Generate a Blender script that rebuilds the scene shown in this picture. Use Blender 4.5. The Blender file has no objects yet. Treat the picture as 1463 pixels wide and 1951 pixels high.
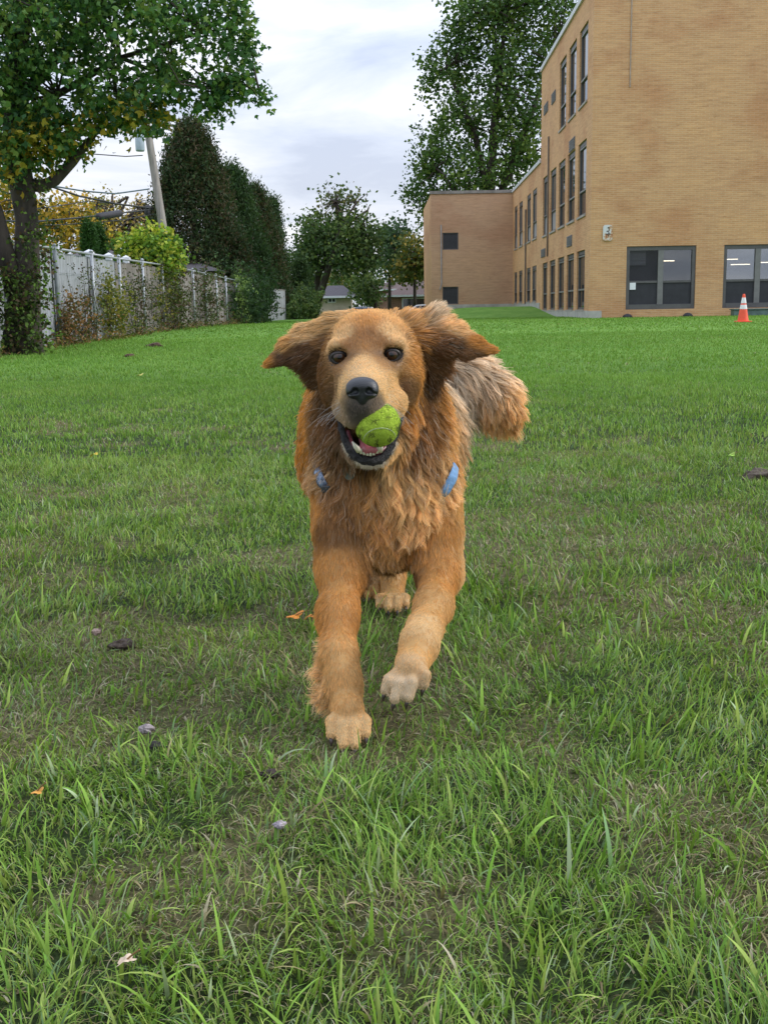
import bpy, bmesh, math, random
import numpy as np
from mathutils import Vector, Matrix, kdtree

# ------------------------------------------------------------------ camera
SC = bpy.context.scene
COL = SC.collection
FPX = 2150.0                      # focal length in pixels of the 1463 x 1951 photograph
PITCH, ROLL, CAMH = math.radians(10.11), -0.016, 0.63
cam_data = bpy.data.cameras.new("camera")
cam = bpy.data.objects.new("camera", cam_data)
COL.objects.link(cam)
cam_data.sensor_fit = 'VERTICAL'
cam_data.sensor_height = 24.0
cam_data.lens = 24.0 * FPX / 1951.0
cam_data.clip_start = 0.05
cam_data.clip_end = 3000.0
CM = Matrix.Rotation(math.pi / 2 - PITCH, 4, 'X') @ Matrix.Rotation(ROLL, 4, 'Z')
cam.matrix_world = Matrix.Translation((0, 0, CAMH)) @ CM
SC.camera = cam
CR = np.array(CM.to_3x3())


def P(px, py, D):
    """world point seen at a pixel of the photograph, at distance D along the world Y axis"""
    r = CR @ np.array([(px - 731.5) / FPX, -(py - 975.5) / FPX, -1.0])
    t = D / r[1]
    return np.array([r[0] * t, D, CAMH + r[2] * t])


def PROJ(p):
    q = (np.asarray(p) - np.array([0, 0, CAMH])) @ CR
    return 731.5 + FPX * q[..., 0] / -q[..., 2], 975.5 - FPX * q[..., 1] / -q[..., 2]


# ------------------------------------------------------------------ world, sun, exposure
SUN_EL, SUN_AZ = math.radians(31), math.radians(86)     # sun to the right, a little behind the dog
world = bpy.data.worlds.new("World")
SC.world = world
world.use_nodes = True
nt = world.node_tree
nt.nodes.clear()
def N(tree, typ, **kw):
    n = tree.nodes.new(typ)
    for k, v in kw.items():
        if k.startswith('i_'):
            n.inputs[k[2:].replace('_', ' ')].default_value = v
        else:
            setattr(n, k, v)
    return n
def ramp(tree, stops, src, interp='LINEAR'):
    r = tree.nodes.new('ShaderNodeValToRGB')
    r.color_ramp.interpolation = interp
    el = r.color_ramp.elements
    while len(el) < len(stops):
        el.new(0.5)
    for e, (p, c) in zip(el, stops):
        e.position = p
        e.color = (*c, 1) if len(c) == 3 else c
    tree.links.new(src, r.inputs[0])
    return r.outputs[0]
def mathn(tree, op, a, b=None, c=None, clamp=False):
    m = tree.nodes.new('ShaderNodeMath')
    m.operation = op
    m.use_clamp = clamp
    for i, v in enumerate((a, b, c)):
        if v is None: continue
        if isinstance(v, (int, float)): m.inputs[i].default_value = v
        else: tree.links.new(v, m.inputs[i])
    return m.outputs[0]
def mixc(tree, fac, a, b, mode='MIX'):
    m = tree.nodes.new('ShaderNodeMix')
    m.data_type = 'RGBA'; m.blend_type = mode
    for i, v in ((0, fac), (6, a), (7, b)):
        if isinstance(v, (int, float)): m.inputs[i].default_value = v
        elif isinstance(v, tuple): m.inputs[i].default_value = (*v, 1) if len(v) == 3 else v
        else: tree.links.new(v, m.inputs[i])
    return m.outputs[2]

sky = N(nt, 'ShaderNodeTexSky', sky_type='NISHITA', sun_disc=False, sun_elevation=SUN_EL, sun_rotation=SUN_AZ)
tc = N(nt, 'ShaderNodeTexCoord')
sep = N(nt, 'ShaderNodeSeparateXYZ')
nt.links.new(tc.outputs['Generated'], sep.inputs[0])
zc = mathn(nt, 'ADD', mathn(nt, 'MAXIMUM', sep.outputs[2], 0.0), 0.16)
comb = N(nt, 'ShaderNodeCombineXYZ')
nt.links.new(mathn(nt, 'DIVIDE', sep.outputs[0], zc), comb.inputs[0])
nt.links.new(mathn(nt, 'MULTIPLY', mathn(nt, 'DIVIDE', sep.outputs[1], zc), 1.15), comb.inputs[1])
n1 = N(nt, 'ShaderNodeTexNoise', i_Scale=1.35, i_Detail=9.0, i_Roughness=0.56, i_Distortion=0.5)
nt.links.new(comb.outputs[0], n1.inputs['Vector'])
cl = ramp(nt, [(0.34, (0.34, 0.40, 0.54)), (0.44, (0.45, 0.51, 0.64)), (0.53, (0.56, 0.60, 0.70)), (0.64, (0.74, 0.75, 0.80))], n1.outputs[0])
hor = ramp(nt, [(0.0, (1, 1, 1)), (0.10, (.9, .9, .9)), (0.22, (.25, .25, .25)), (0.4, (0, 0, 0))], sep.outputs[2])
cl2 = mixc(nt, mathn(nt, 'MULTIPLY', hor, 0.34), cl, (0.86, 0.86, 0.88))
skyb = mixc(nt, 1.0, sky.outputs[0], (0.10, 0.10, 0.10), 'MULTIPLY')
fin = mixc(nt, 0.93, skyb, cl2)
bg = N(nt, 'ShaderNodeBackground')
# an overcast sky is brighter overhead than at the horizon
zen = mathn(nt, 'MULTIPLY_ADD', mathn(nt, 'MAXIMUM', sep.outputs[2], 0.0), 1.75, 0.82)
nt.links.new(zen, bg.inputs[1])
nt.links.new(fin, bg.inputs[0])
nt.links.new(bg.outputs[0], N(nt, 'ShaderNodeOutputWorld').inputs[0])

sd = bpy.data.lights.new("sun", 'SUN')
sd.energy = 1.5
sd.angle = math.radians(10)
sd.color = (1.0, 0.96, 0.9)
sun = bpy.data.objects.new("sun", sd)
COL.objects.link(sun)
_sd = Vector((math.sin(SUN_AZ) * math.cos(SUN_EL), math.cos(SUN_AZ) * math.cos(SUN_EL), math.sin(SUN_EL)))
sun.rotation_euler = _sd.to_track_quat('Z', 'Y').to_euler()
sun.location = (30, 10, 30)

vs = SC.view_settings
vs.view_transform = 'Standard'
try: vs.look = 'None'
except Exception: pass
vs.exposure = 0.50
vs.gamma = 1.0
vs.use_curve_mapping = False
SC.cycles.max_bounces = 6
SC.cycles.diffuse_bounces = 4
SC.cycles.glossy_bounces = 3
SC.cycles.transmission_bounces = 4
SC.cycles.transparent_max_bounces = 8
SC.cycles.caustics_reflective = False
SC.cycles.caustics_refractive = False

rng = np.random.default_rng(7)
random.seed(7)

# ------------------------------------------------------------------ helpers
def tag(o, label=None, cat=None, group=None, kind=None):
    if label: o['label'] = label
    if cat: o['category'] = cat
    if group: o['group'] = group
    if kind: o['kind'] = kind
    return o

def empty(name, loc=(0, 0, 0), rz=0.0):
    o = bpy.data.objects.new(name, None)
    o.empty_display_size = 0.2
    o.location = loc
    o.rotation_euler = (0, 0, rz)
    COL.objects.link(o)
    return o

def mesh_np(name, V, F, mat, parent=None, smooth=False, colors=None, loc=None):
    """V (n,3); F (m,k) same-size faces or a list of such arrays"""
    V = np.asarray(V, dtype=np.float32)
    if parent is not None and loc is None:
        loc = (0, 0, 0)
        V = V - np.array(parent_world(parent), dtype=np.float32)
    Fs = F if isinstance(F, list) else [F]
    Fs = [np.asarray(f, dtype=np.int32) for f in Fs if len(f)]
    me = bpy.data.meshes.new(name)
    me.vertices.add(len(V))
    me.vertices.foreach_set('co', V.ravel())
    nl = sum(f.size for f in Fs); npoly = sum(len(f) for f in Fs)
    me.loops.add(nl)
    me.loops.foreach_set('vertex_index', np.concatenate([f.ravel() for f in Fs]))
    me.polygons.add(npoly)
    tot = np.concatenate([np.full(len(f), f.shape[1], dtype=np.int32) for f in Fs])
    st = np.concatenate([[0], np.cumsum(tot)[:-1]]).astype(np.int32)
    me.polygons.foreach_set('loop_start', st)
    me.polygons.foreach_set('loop_total', tot)
    if smooth:
        me.polygons.foreach_set('use_smooth', np.ones(npoly, dtype=bool))
    me.update(calc_edges=True)
    if colors is not None:
        a = me.color_attributes.new('col', 'FLOAT_COLOR', 'POINT')
        c = np.ones((len(V), 4), dtype=np.float32); c[:, :3] = colors
        a.data.foreach_set('color', c.ravel())
    if mat: me.materials.append(mat)
    o = bpy.data.objects.new(name, me)
    COL.objects.link(o)
    if loc is not None: o.location = loc
    if parent is not None: o.parent = parent
    return o

def parent_world(p):
    v = Vector((0, 0, 0))
    while p is not None:
        v = v + Vector(p.location); p = p.parent
    return v

class MB:
    """collects boxes, tubes and polygons, then links them as ONE mesh object (world coordinates)"""
    def __init__(s): s.v = []; s.f = []
    def add(s, V, F):
        o = len(s.v); s.v += [tuple(map(float, v)) for v in V]; s.f += [tuple(i + o for i in f) for f in F]
    def box(s, lo, hi):
        x0, y0, z0 = lo; x1, y1, z1 = hi
        s.add([(x0,y0,z0),(x1,y0,z0),(x1,y1,z0),(x0,y1,z0),(x0,y0,z1),(x1,y0,z1),(x1,y1,z1),(x0,y1,z1)],
              [(0,3,2,1),(4,5,6,7),(0,1,5,4),(1,2,6,5),(2,3,7,6),(3,0,4,7)])
    def tube(s, pts, rad, n=8, cap=True):
        pts = [Vector(p) for p in pts]
        if not hasattr(rad, '__len__'): rad = [rad] * len(pts)
        V = []; F = []
        u = None
        for i, p in enumerate(pts):
            t = (pts[min(i+1, len(pts)-1)] - pts[max(i-1, 0)])
            if t.length < 1e-9: t = Vector((0, 0, 1))
            t.normalize()
            if u is None:
                u = t.orthogonal().normalized()
            else:
                u = (u - t * u.dot(t))
                u = u.normalized() if u.length > 1e-6 else t.orthogonal().normalized()
            w = t.cross(u)
            for k in range(n):
                a = 2 * math.pi * k / n
                V.append(p + (u * math.cos(a) + w * math.sin(a)) * rad[i])
        for i in range(len(pts) - 1):
            for k in range(n):
                F.append((i*n+k, i*n+(k+1) % n, (i+1)*n+(k+1) % n, (i+1)*n+k))
        if cap:
            F.append(tuple(range(n))[::-1]); F.append(tuple((len(pts)-1)*n + k for k in range(n)))
        s.add(V, F)
    def lathe(s, c, prof, n=16):
        """prof = [(r, z)...] turned about the vertical through c"""
        V = []; F = []
        for r, z in prof:
            for k in range(n):
                a = 2 * math.pi * k / n
                V.append((c[0] + r * math.cos(a), c[1] + r * math.sin(a), c[2] + z))
        for i in range(len(prof) - 1):
            for k in range(n):
                F.append((i*n+k, i*n+(k+1) % n, (i+1)*n+(k+1) % n, (i+1)*n+k))
        F.append(tuple(range(n))[::-1]); F.append(tuple((len(prof)-1)*n + k for k in range(n)))
        s.add(V, F)
    def poly(s, V): s.add(V, [tuple(range(len(V)))])
    def build(s, name, mat, parent=None, smooth=False, bevel=0.0):
        off = parent_world(parent) if parent is not None else Vector((0, 0, 0))
        me = bpy.data.meshes.new(name)
        me.from_pydata([tuple(Vector(v) - off) for v in s.v], [], s.f)
        me.update()
        if smooth:
            me.polygons.foreach_set('use_smooth', np.ones(len(me.polygons), dtype=bool))
        me.materials.append(mat)
        o = bpy.data.objects.new(name, me)
        COL.objects.link(o)
        if parent is not None: o.parent = parent
        if bevel > 0:
            b = o.modifiers.new('bevel', 'BEVEL'); b.width = bevel; b.segments = 2; b.limit_method = 'ANGLE'
        return o

_h = rng.random((256, 256)).astype(np.float64)
def vnoise(x, y):
    xi = np.floor(x).astype(int); yi = np.floor(y).astype(int)
    fx = x - xi; fy = y - yi
    fx = fx * fx * (3 - 2 * fx); fy = fy * fy * (3 - 2 * fy)
    a = _h[xi & 255, yi & 255]; b = _h[(xi + 1) & 255, yi & 255]
    c = _h[xi & 255, (yi + 1) & 255]; d = _h[(xi + 1) & 255, (yi + 1) & 255]
    return (a * (1 - fx) + b * fx) * (1 - fy) + (c * (1 - fx) + d * fx) * fy
def fbm(x, y, o=4):
    s = 0; a = 0.5; t = 0
    for i in range(o):
        s = s + a * vnoise(x * 2 ** i + 17.3 * i, y * 2 ** i + 5.1 * i); t += a; a *= 0.5
    return s / t
def sstep(a, b, x):
    t = np.clip((x - a) / (b - a), 0, 1)
    return t * t * (3 - 2 * t)

# ------------------------------------------------------------------ materials
def mat(name):
    m = bpy.data.materials.new(name); m.use_nodes = True
    b = m.node_tree.nodes['Principled BSDF']
    return m, m.node_tree, b
def noise(t, scale, detail=4, rough=0.55, vec=None, sx=None):
    n = N(t, 'ShaderNodeTexNoise', i_Scale=scale, i_Detail=float(detail), i_Roughness=rough)
    tcn = N(t, 'ShaderNodeTexCoord')
    src = vec or tcn.outputs['Object']
    if sx:
        mp = N(t, 'ShaderNodeMapping'); mp.inputs['Scale'].default_value = sx
        t.links.new(src, mp.inputs[0]); src = mp.outputs[0]
    t.links.new(src, n.inputs['Vector'])
    return n.outputs[0]
def simple(name, c, rough=0.7, var=0.25, scale=6.0, metal=0.0, bump=0.0, spec=0.5, sx=None, c2=None):
    m, t, b = mat(name)
    f = noise(t, scale, 5, 0.6, sx=sx)
    lo = tuple(v * (1 - var) for v in c); hi = tuple(min(1, v * (1 + var)) for v in c)
    if c2: lo = c2
    t.links.new(ramp(t, [(0.32, lo), (0.68, hi)], f), b.inputs['Base Color'])
    b.inputs['Roughness'].default_value = rough
    b.inputs['Metallic'].default_value = metal
    b.inputs['Specular IOR Level'].default_value = spec
    if bump:
        bp = N(t, 'ShaderNodeBump', i_Strength=bump, i_Distance=0.02)
        t.links.new(f, bp.inputs['Height']); t.links.new(bp.outputs[0], b.inputs['Normal'])
    return m
def leafmat(name, rough=0.55, trans=0.3, spec=0.4):
    """foliage: colour from the per-leaf attribute 'col', some light passes through"""
    m, t, b = mat(name)
    a = N(t, 'ShaderNodeAttribute', attribute_name='col')
    t.links.new(a.outputs['Color'], b.inputs['Base Color'])
    b.inputs['Roughness'].default_value = rough
    b.inputs['Specular IOR Level'].default_value = spec
    tr = N(t, 'ShaderNodeBsdfTranslucent')
    t.links.new(mixc(t, 1.0, a.outputs['Color'], (1.0, 1.05, 0.6), 'MULTIPLY'), tr.inputs[0])
    ms = N(t, 'ShaderNodeMixShader', i_Fac=trans)
    t.links.new(b.outputs[0], ms.inputs[1]); t.links.new(tr.outputs[0], ms.inputs[2])
    t.links.new(ms.outputs[0], t.nodes['Material Output'].inputs[0])
    return m
M_LEAF = leafmat('leaf', .6, .34, .18)
M_GRASS = leafmat('grass_blade', 0.6, 0.30, 0.20)
M_BARK = simple('bark', (0.055, 0.043, 0.036), 0.95, 0.5, 9, bump=1.0, sx=(1, 1, .25))
M_WHITE = simple('white_paint', (0.62, 0.63, 0.66), 0.55, 0.1, 3)
M_GLASSD = simple('dark_glass', (0.025, 0.03, 0.035), 0.08, 0.2, 1.0, spec=0.9)
# ------------------------------------------------------------------ ground
def ground_z(x, y):
    x = np.asarray(x, float); y = np.asarray(y, float)
    z = 0.20 * sstep(9, 38, y)
    z = z + 0.56 * sstep(55, 69, y) * sstep(0.5, 6.5, x)
    z = z - 0.75 * sstep(76, 83, y) * (1 - sstep(1.0, 3.0, x))
    near = np.exp(-(y / 9.0) ** 2)
    z = z + near * (fbm(x * 1.7 + 3, y * 1.7) - 0.5) * 0.035 + 0.05 * (fbm(x * 0.15, y * 0.15 + 9) - 0.5) * sstep(3, 12, y)
    return z
def gz(x, y): return float(ground_z(np.array([x]), np.array([y]))[0])

# worn spots of the real lawn (seen at pixel, radius m, strength)
SPOTS = [(130, 1690, .05, .16), (230, 1770, .07, .12), (470, 1250, .10, .16), (430, 1185, .10, .14), (230, 1240, .12, .13), (710, 1770, .05, .10), (1060, 1010, .25, .13), (330, 930, .25, .12),
         (1180, 1080, .20, .13), (1100, 780, .9, .10), (600, 1080, .2, .08), (1330, 1590, .05, .13), (900, 1720, .05, .10), (1400, 1250, .10, .12), (60, 1380, .08, .12), (420, 1650, .06, .08)]
def dryness(x, y):
    """0 lush .. 1 dry thatch: worn patches of the lawn"""
    d = 0.5 * fbm(x * 1.1 + 40, y * 1.1 + 11, 3) + 0.5 * fbm(x * 5.5 + 4, y * 4.5 + 31, 4)
    band = 0.045 * np.exp(-((y - 2.9) / 1.3) ** 2) + 0.03 * np.exp(-((y - 1.0) / 0.5) ** 2)
    for (px, py, r_, a_) in SPOTS:
        th = math.atan((py - 975.5) / FPX) + PITCH; sy = .63 / math.tan(th); sx = (px - 731.5) / FPX * sy / math.cos(PITCH)
        d = d + a_ * np.exp(-((x - sx) ** 2 + ((y - sy) * .6) ** 2) / r_ ** 2)
    far = sstep(4.0, 8.0, y)
    return np.clip((d + band - 0.08 * far - 0.54) * 6.0, 0, 0.72)

ys = np.concatenate([np.linspace(-6, 0.4, 14), np.linspace(0.5, 8, 190), np.linspace(8.2, 30, 90), np.linspace(30.6, 100, 120),
                     np.geomspace(102, 900, 30)])
us = np.linspace(-1, 1, 161)
X = np.sign(us)[None, :] * (np.abs(us)[None, :] * (2.5 + 0.55 * np.abs(ys)[:, None]) + np.abs(us)[None, :] ** 3 * (12 + 0.8 * np.abs(ys)[:, None]))
Y = np.repeat(ys[:, None], len(us), 1)
Z = ground_z(X, Y)
V = np.stack([X, Y, Z], -1).reshape(-1, 3)
ny_, nx_ = X.shape
idx = np.arange(ny_ * nx_).reshape(ny_, nx_)
F = np.stack([idx[:-1, :-1], idx[:-1, 1:], idx[1:, 1:], idx[1:, :-1]], -1).reshape(-1, 4)
dr = dryness(V[:, 0], V[:, 1])
soil = np.array([0.036, 0.056, 0.020]); straw = np.array([0.16, 0.135, 0.078]); turf = np.array([0.120, 0.240, 0.044])
far = np.maximum(sstep(5.0, 16.0, V[:, 1]), sstep(0.0, 0.8, np.abs(V[:, 0]) - .55 - .42 * np.maximum(V[:, 1], 0)))[:, None]
gc = (soil * (1 - dr[:, None]) + straw * dr[:, None]) * (1 - far) + turf * far
m, t, b = mat('lawn')
at = N(t, 'ShaderNodeAttribute', attribute_name='col')
nf = noise(t, 55.0, 6, 0.7)
nm = noise(t, 1.1, 5, 0.6, sx=(1, .45, 1))
c1 = mixc(t, 1.0, at.outputs['Color'], ramp(t, [(0.3, (0.35, 0.35, 0.35)), (0.7, (1.45, 1.5, 1.4))], nf), 'MULTIPLY')
c2 = mixc(t, 1.0, c1, ramp(t, [(0.35, (0.80, 0.86, 0.72)), (0.65, (1.25, 1.12, 1.2))], nm), 'MULTIPLY')
t.links.new(c2, b.inputs['Base Color'])
b.inputs['Roughness'].default_value = 0.95
b.inputs['Specular IOR Level'].default_value = 0.1
bp = N(t, 'ShaderNodeBump', i_Strength=0.9, i_Distance=0.02)
t.links.new(nf, bp.inputs['Height']); t.links.new(bp.outputs[0], b.inputs['Normal'])
g = mesh_np('lawn', V, F, m, smooth=True, colors=gc)
tag(g, 'flat green lawn stretching from the camera to the school', 'lawn', kind='structure')

# road beyond the lawn where the cars stand
rd = MB()
for k in range(20):
    x0, x1 = -26 + k * 1.4, -26 + (k + 1) * 1.4
    rd.poly([(x0, 84, gz(x0, 84) + .012), (x1, 84, gz(x1, 84) + .012), (x1, 92, gz(x1, 92) + .012), (x0, 92, gz(x0, 92) + .012)])
tag(rd.build('road', simple('asphalt', (0.05, 0.05, 0.053), 0.9, 0.2, 20)), 'grey asphalt street behind the lawn', 'road', kind='structure')

# ------------------------------------------------------------------ grass blades (one mass)
PAL = np.array([(0.078, 0.162, 0.024), (0.128, 0.250, 0.035), (0.190, 0.315, 0.048), (0.26, 0.34, 0.075), (0.14, 0.230, 0.09), (0.31, 0.38, 0.21)])
DRY = np.array([(0.38, 0.32, 0.17), (0.27, 0.23, 0.11), (0.46, 0.41, 0.27), (0.18, 0.14, 0.07)])
def blades(n, y0, y1, L, W, seg, flat=0.0, dryadd=0.0, margin=0.55, wx=0.42, bright=1.0):
    u = rng.random(n)
    y = y0 + (y1 - y0) * u
    # trapezoid: keep density even over the widening wedge
    x = (rng.random(n) * 2 - 1) * (margin + wx * y1)
    keep = np.abs(x) < margin + wx * y
    x, y = x[keep], y[keep]; n = len(x)
    tuft = fbm(x * 14, y * 14, 2)
    big = fbm(x * 2.3 + 7, y * 2.3, 3)
    dn = dryness(x, y)
    keep = rng.random(n) < (0.55 + 0.9 * (tuft - 0.3)) * (1 + 0.25 * dn)
    x, y, tuft, big, dn = x[keep], y[keep], tuft[keep], big[keep], dn[keep]; n = len(x)
    z = ground_z(x, y) - 0.003
    far = sstep(4, 12, y)
    az = 2 * np.pi * (fbm(x * 5 + 90, y * 5, 2) * 2.2 + rng.normal(0, 0.22, n))
    lean = np.clip(np.abs(rng.normal(0.55, 0.42, n)) + flat, 0.02, 1.5)
    ln = 0.82 * L * (0.45 + 0.9 * rng.random(n) ** 1.6) * (0.6 + 0.9 * big) * (1 - 0.25 * dn)
    wd = W * (0.55 + 0.8 * rng.random(n))
    isdry = rng.random(n) < np.clip(0.05 + dryadd + 0.50 * dn - 0.04 * far, 0, 1)
    lean = np.where(isdry, np.clip(lean + 0.6, 0, 1.55), lean)
    ln = np.where(isdry, ln * 0.85, ln); wd = np.where(isdry, wd * 0.75, wd)
    pi = np.clip((rng.random(n) * 0.55 + 0.5 * (1 - fbm(x * 1.3 + 60, y * 1.3, 3)) + 0.04) * 4.2, 0, 3.999).astype(int)
    pi = np.where(rng.random(n) < 0.14 * (1 - far), 4 + (rng.random(n) < 0.4), pi)
    c = PAL[pi] * (0.75 + 0.6 * rng.random((n, 1))) * bright
    cf = np.array([0.160, 0.310, 0.052]) * (0.75 + 0.5 * rng.random((n, 1))) * (0.8 + 0.45 * fbm(x * .35, y * .2, 3))[:, None]
    c = c * (1 - 0.6 * far[:, None]) + cf * 0.6 * far[:, None]
    c = np.where(isdry[:, None], DRY[rng.integers(0, 4, n)] * (0.7 + 0.5 * rng.random((n, 1))), c)
    dh = np.stack([np.cos(az), np.sin(az)], -1)
    tw = az + np.pi / 2 + rng.normal(0, 0.5, n)
    side = np.stack([np.cos(tw), np.sin(tw), np.zeros(n)], -1)
    V = np.zeros((n, seg + 1, 2, 3)); C = np.zeros((n, seg + 1, 2, 3))
    p = np.stack([x, y, z], -1); stp = ln / seg
    for k in range(seg + 1):
        tt = k / seg
        w = wd * (1 - tt ** 2.2) * 0.5 + 0.00012
        V[:, k, 0] = p - side * w[:, None]; V[:, k, 1] = p + side * w[:, None]
        C[:, k, :] = (c * (0.72 + 0.4 * tt))[:, None, :]
        th = lean * (0.45 + 1.0 * tt)
        d = np.stack([dh[:, 0] * np.sin(th), dh[:, 1] * np.sin(th), np.cos(th)], -1)
        p = p + d * stp[:, None]
        p[:, 2] = np.maximum(p[:, 2], z + 0.002)
    base = (np.arange(n) * (seg + 1) * 2)[:, None]
    k = np.arange(seg)[None, :] * 2
    F = np.stack([base + k, base + k + 1, base + k + 3, base + k + 2], -1).reshape(-1, 4)
    return V.reshape(-1, 3), F, C.reshape(-1, 3)
GR = [
    blades(230000, 0.72, 2.3, 0.034, 0.0016, 3, 0.45, 0.13),
    blades(26000, 0.72, 2.5, 0.052, 0.0034, 4, 0.25, 0.02),
    blades(5200, 0.72, 2.6, 0.072, 0.0048, 5, 0.12, 0.0, bright=1.3),
    blades(230000, 2.3, 5.0, 0.034, 0.0027, 2, 0.35, 0.08),
    blades(26000, 2.3, 5.0, 0.052, 0.0042, 3, 0.15, 0.0),
    blades(230000, 5.0, 11.0, 0.042, 0.0058, 2, 0.1),
    blades(180000, 11.0, 24.0, 0.05, 0.012, 2, 0.0),
    blades(120000, 24.0, 54.0, 0.055, 0.03, 2, 0.0),
]
Vs, Fs, Cs, off = [], [], [], 0
for v, f, c in GR:
    Vs.append(v); Fs.append(f + off); Cs.append(c); off += len(v)
g = mesh_np('grass', np.concatenate(Vs), np.concatenate(Fs), M_GRASS, colors=np.concatenate(Cs))
tag(g, 'short mown green grass mixed with dry straw coloured thatch', 'grass', kind='stuff')
del Vs, Fs, Cs, GR
# ------------------------------------------------------------------ school building
def brickmat(name, c1, c2, mortar, stain=0.5):
    m, t, b = mat(name)
    tcn = N(t, 'ShaderNodeTexCoord')
    sp = N(t, 'ShaderNodeSeparateXYZ'); t.links.new(tcn.outputs['Object'], sp.inputs[0])
    cb = N(t, 'ShaderNodeCombineXYZ')
    t.links.new(mathn(t, 'ADD', sp.outputs[0], sp.outputs[1]), cb.inputs[0]); t.links.new(sp.outputs[2], cb.inputs[1])
    br = N(t, 'ShaderNodeTexBrick', i_Scale=1.0)
    br.inputs['Brick Width'].default_value = 0.30; br.inputs['Row Height'].default_value = 0.076
    br.inputs['Mortar Size'].default_value = 0.011; br.inputs['Mortar Smooth'].default_value = 0.3
    br.inputs['Bias'].default_value = 0.0
    br.inputs['Color1'].default_value = (*c1, 1); br.inputs['Color2'].default_value = (*c2, 1)
    br.inputs['Mortar'].default_value = (*mortar, 1)
    t.links.new(cb.outputs[0], br.inputs['Vector'])
    st = noise(t, 1.0, 8, 0.75, vec=cb.outputs[0], sx=(1.1, 10.0, 1))
    bl = noise(t, 0.33, 6, 0.6, vec=cb.outputs[0], sx=(1, 1.3, 1))
    sp2 = noise(t, 1.0, 3, 0.6, vec=cb.outputs[0], sx=(4.0, 14.0, 1))
    c = mixc(t, 1.0, br.outputs[0], ramp(t, [(0.30, (0.78, 0.75, 0.72)), (0.5, (1, 1, 1)), (0.72, (1.16, 1.15, 1.12))], st), 'MULTIPLY')
    c = mixc(t, stain, c, mixc(t, 1.0, c, ramp(t, [(0.36, (0.88, 0.79, 0.76)), (0.5, (1, 1, 1)), (0.68, (1.08, 1.07, 1.02))], bl), 'MULTIPLY'))
    c = mixc(t, 1.0, c, ramp(t, [(0.28, (0.76, 0.68, 0.66)), (0.38, (1, 1, 1)), (0.66, (1, 1, 1)), (0.76, (1.16, 1.16, 1.13))], sp2), 'MULTIPLY')
    t.links.new(c, b.inputs['Base Color'])
    b.inputs['Roughness'].default_value = 0.85
    b.inputs['Specular IOR Level'].default_value = 0.2
    bp = N(t, 'ShaderNodeBump', i_Strength=0.5, i_Distance=0.01)
    t.links.new(br.outputs['Fac'], bp.inputs['Height']); bp.invert = True
    t.links.new(bp.outputs[0], b.inputs['Normal'])
    return m
M_BRICK = brickmat('tan_brick', (0.545, 0.300, 0.142), (0.60, 0.340, 0.166), (0.58, 0.40, 0.24), 1.0)
M_BRICK2 = brickmat('brown_brick', (0.48, 0.285, 0.17), (0.52, 0.31, 0.19), (0.48, 0.34, 0.23), 0.7)
M_FRAME = simple('window_frame', (0.095, 0.09, 0.09), 0.5, 0.15, 4)
M_FRAMEL = simple('window_frame_edge', (0.17, 0.165, 0.16), 0.5, 0.15, 4)
M_SILL = simple('stone_sill', (0.33, 0.30, 0.26), 0.8, 0.15, 5)
M_CONC = simple('concrete', (0.40, 0.385, 0.35), 0.9, 0.2, 2.5, bump=0.2)
M_COPING = simple('coping', (0.52, 0.53, 0.54), 0.5, 0.1, 2)
M_SCREEN = simple('insect_screen', (0.028, 0.028, 0.034), 0.7, 0.2, 3)
M_BLIND = simple('blind', (0.36, 0.38, 0.42), 0.6, 0.1, 2)
def glass(name, refl=0.25, tint=(0.03, 0.035, 0.04), see=0.0):
    m, t, b = mat(name)
    df = N(t, 'ShaderNodeBsdfDiffuse'); df.inputs[0].default_value = (*tint, 1)
    gl = N(t, 'ShaderNodeBsdfGlossy', i_Roughness=0.03); gl.inputs[0].default_value = (.85, .9, .95, 1)
    tr = N(t, 'ShaderNodeBsdfTransparent')
    lw = N(t, 'ShaderNodeLayerWeight', i_Blend=0.35)
    f = mathn(t, 'MULTIPLY_ADD', lw.outputs['Fresnel'], 0.8, refl, clamp=True)
    a = N(t, 'ShaderNodeMixShader', i_Fac=see)
    t.links.new(df.outputs[0], a.inputs[1]); t.links.new(tr.outputs[0], a.inputs[2])
    o = N(t, 'ShaderNodeMixShader'); t.links.new(f, o.inputs[0])
    t.links.new(a.outputs[0], o.inputs[1]); t.links.new(gl.outputs[0], o.inputs[2])
    t.links.new(o.outputs[0], t.nodes['Material Output'].inputs[0])
    return m
M_GLASS = glass('window_glass', 0.05)
M_GLASS_UP = glass('room_glass', 0.19, (0.02, 0.02, 0.02), 0.9)
M_GLASS_LO = glass('room_glass_dark', -0.02, (0.02, 0.02, 0.02), 0.9)
M_GLASS_MID = glass('room_glass_grey', 0.07, (0.02, 0.02, 0.02), 0.9)

school = empty('school_building', (P(1122, 603, 47)[0], 47, 0.2))
tag(school, 'tan brick school building, three storeys stepping down to two, with tall narrow dark windows', 'school building')
X0 = P(1122, 590, 47)[0]; X1 = P(976, 582, 80)[0]
SL = (X1 - X0) / 33.0
def xf(y): return X0 + SL * (y - 47)
def col2y(px, py):
    a = P(px, py, 1.0)[0]
    return (X0 - 47 * SL) / (a - SL)
def zz(px, py, D): return float(P(px, py, D)[2])

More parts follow.
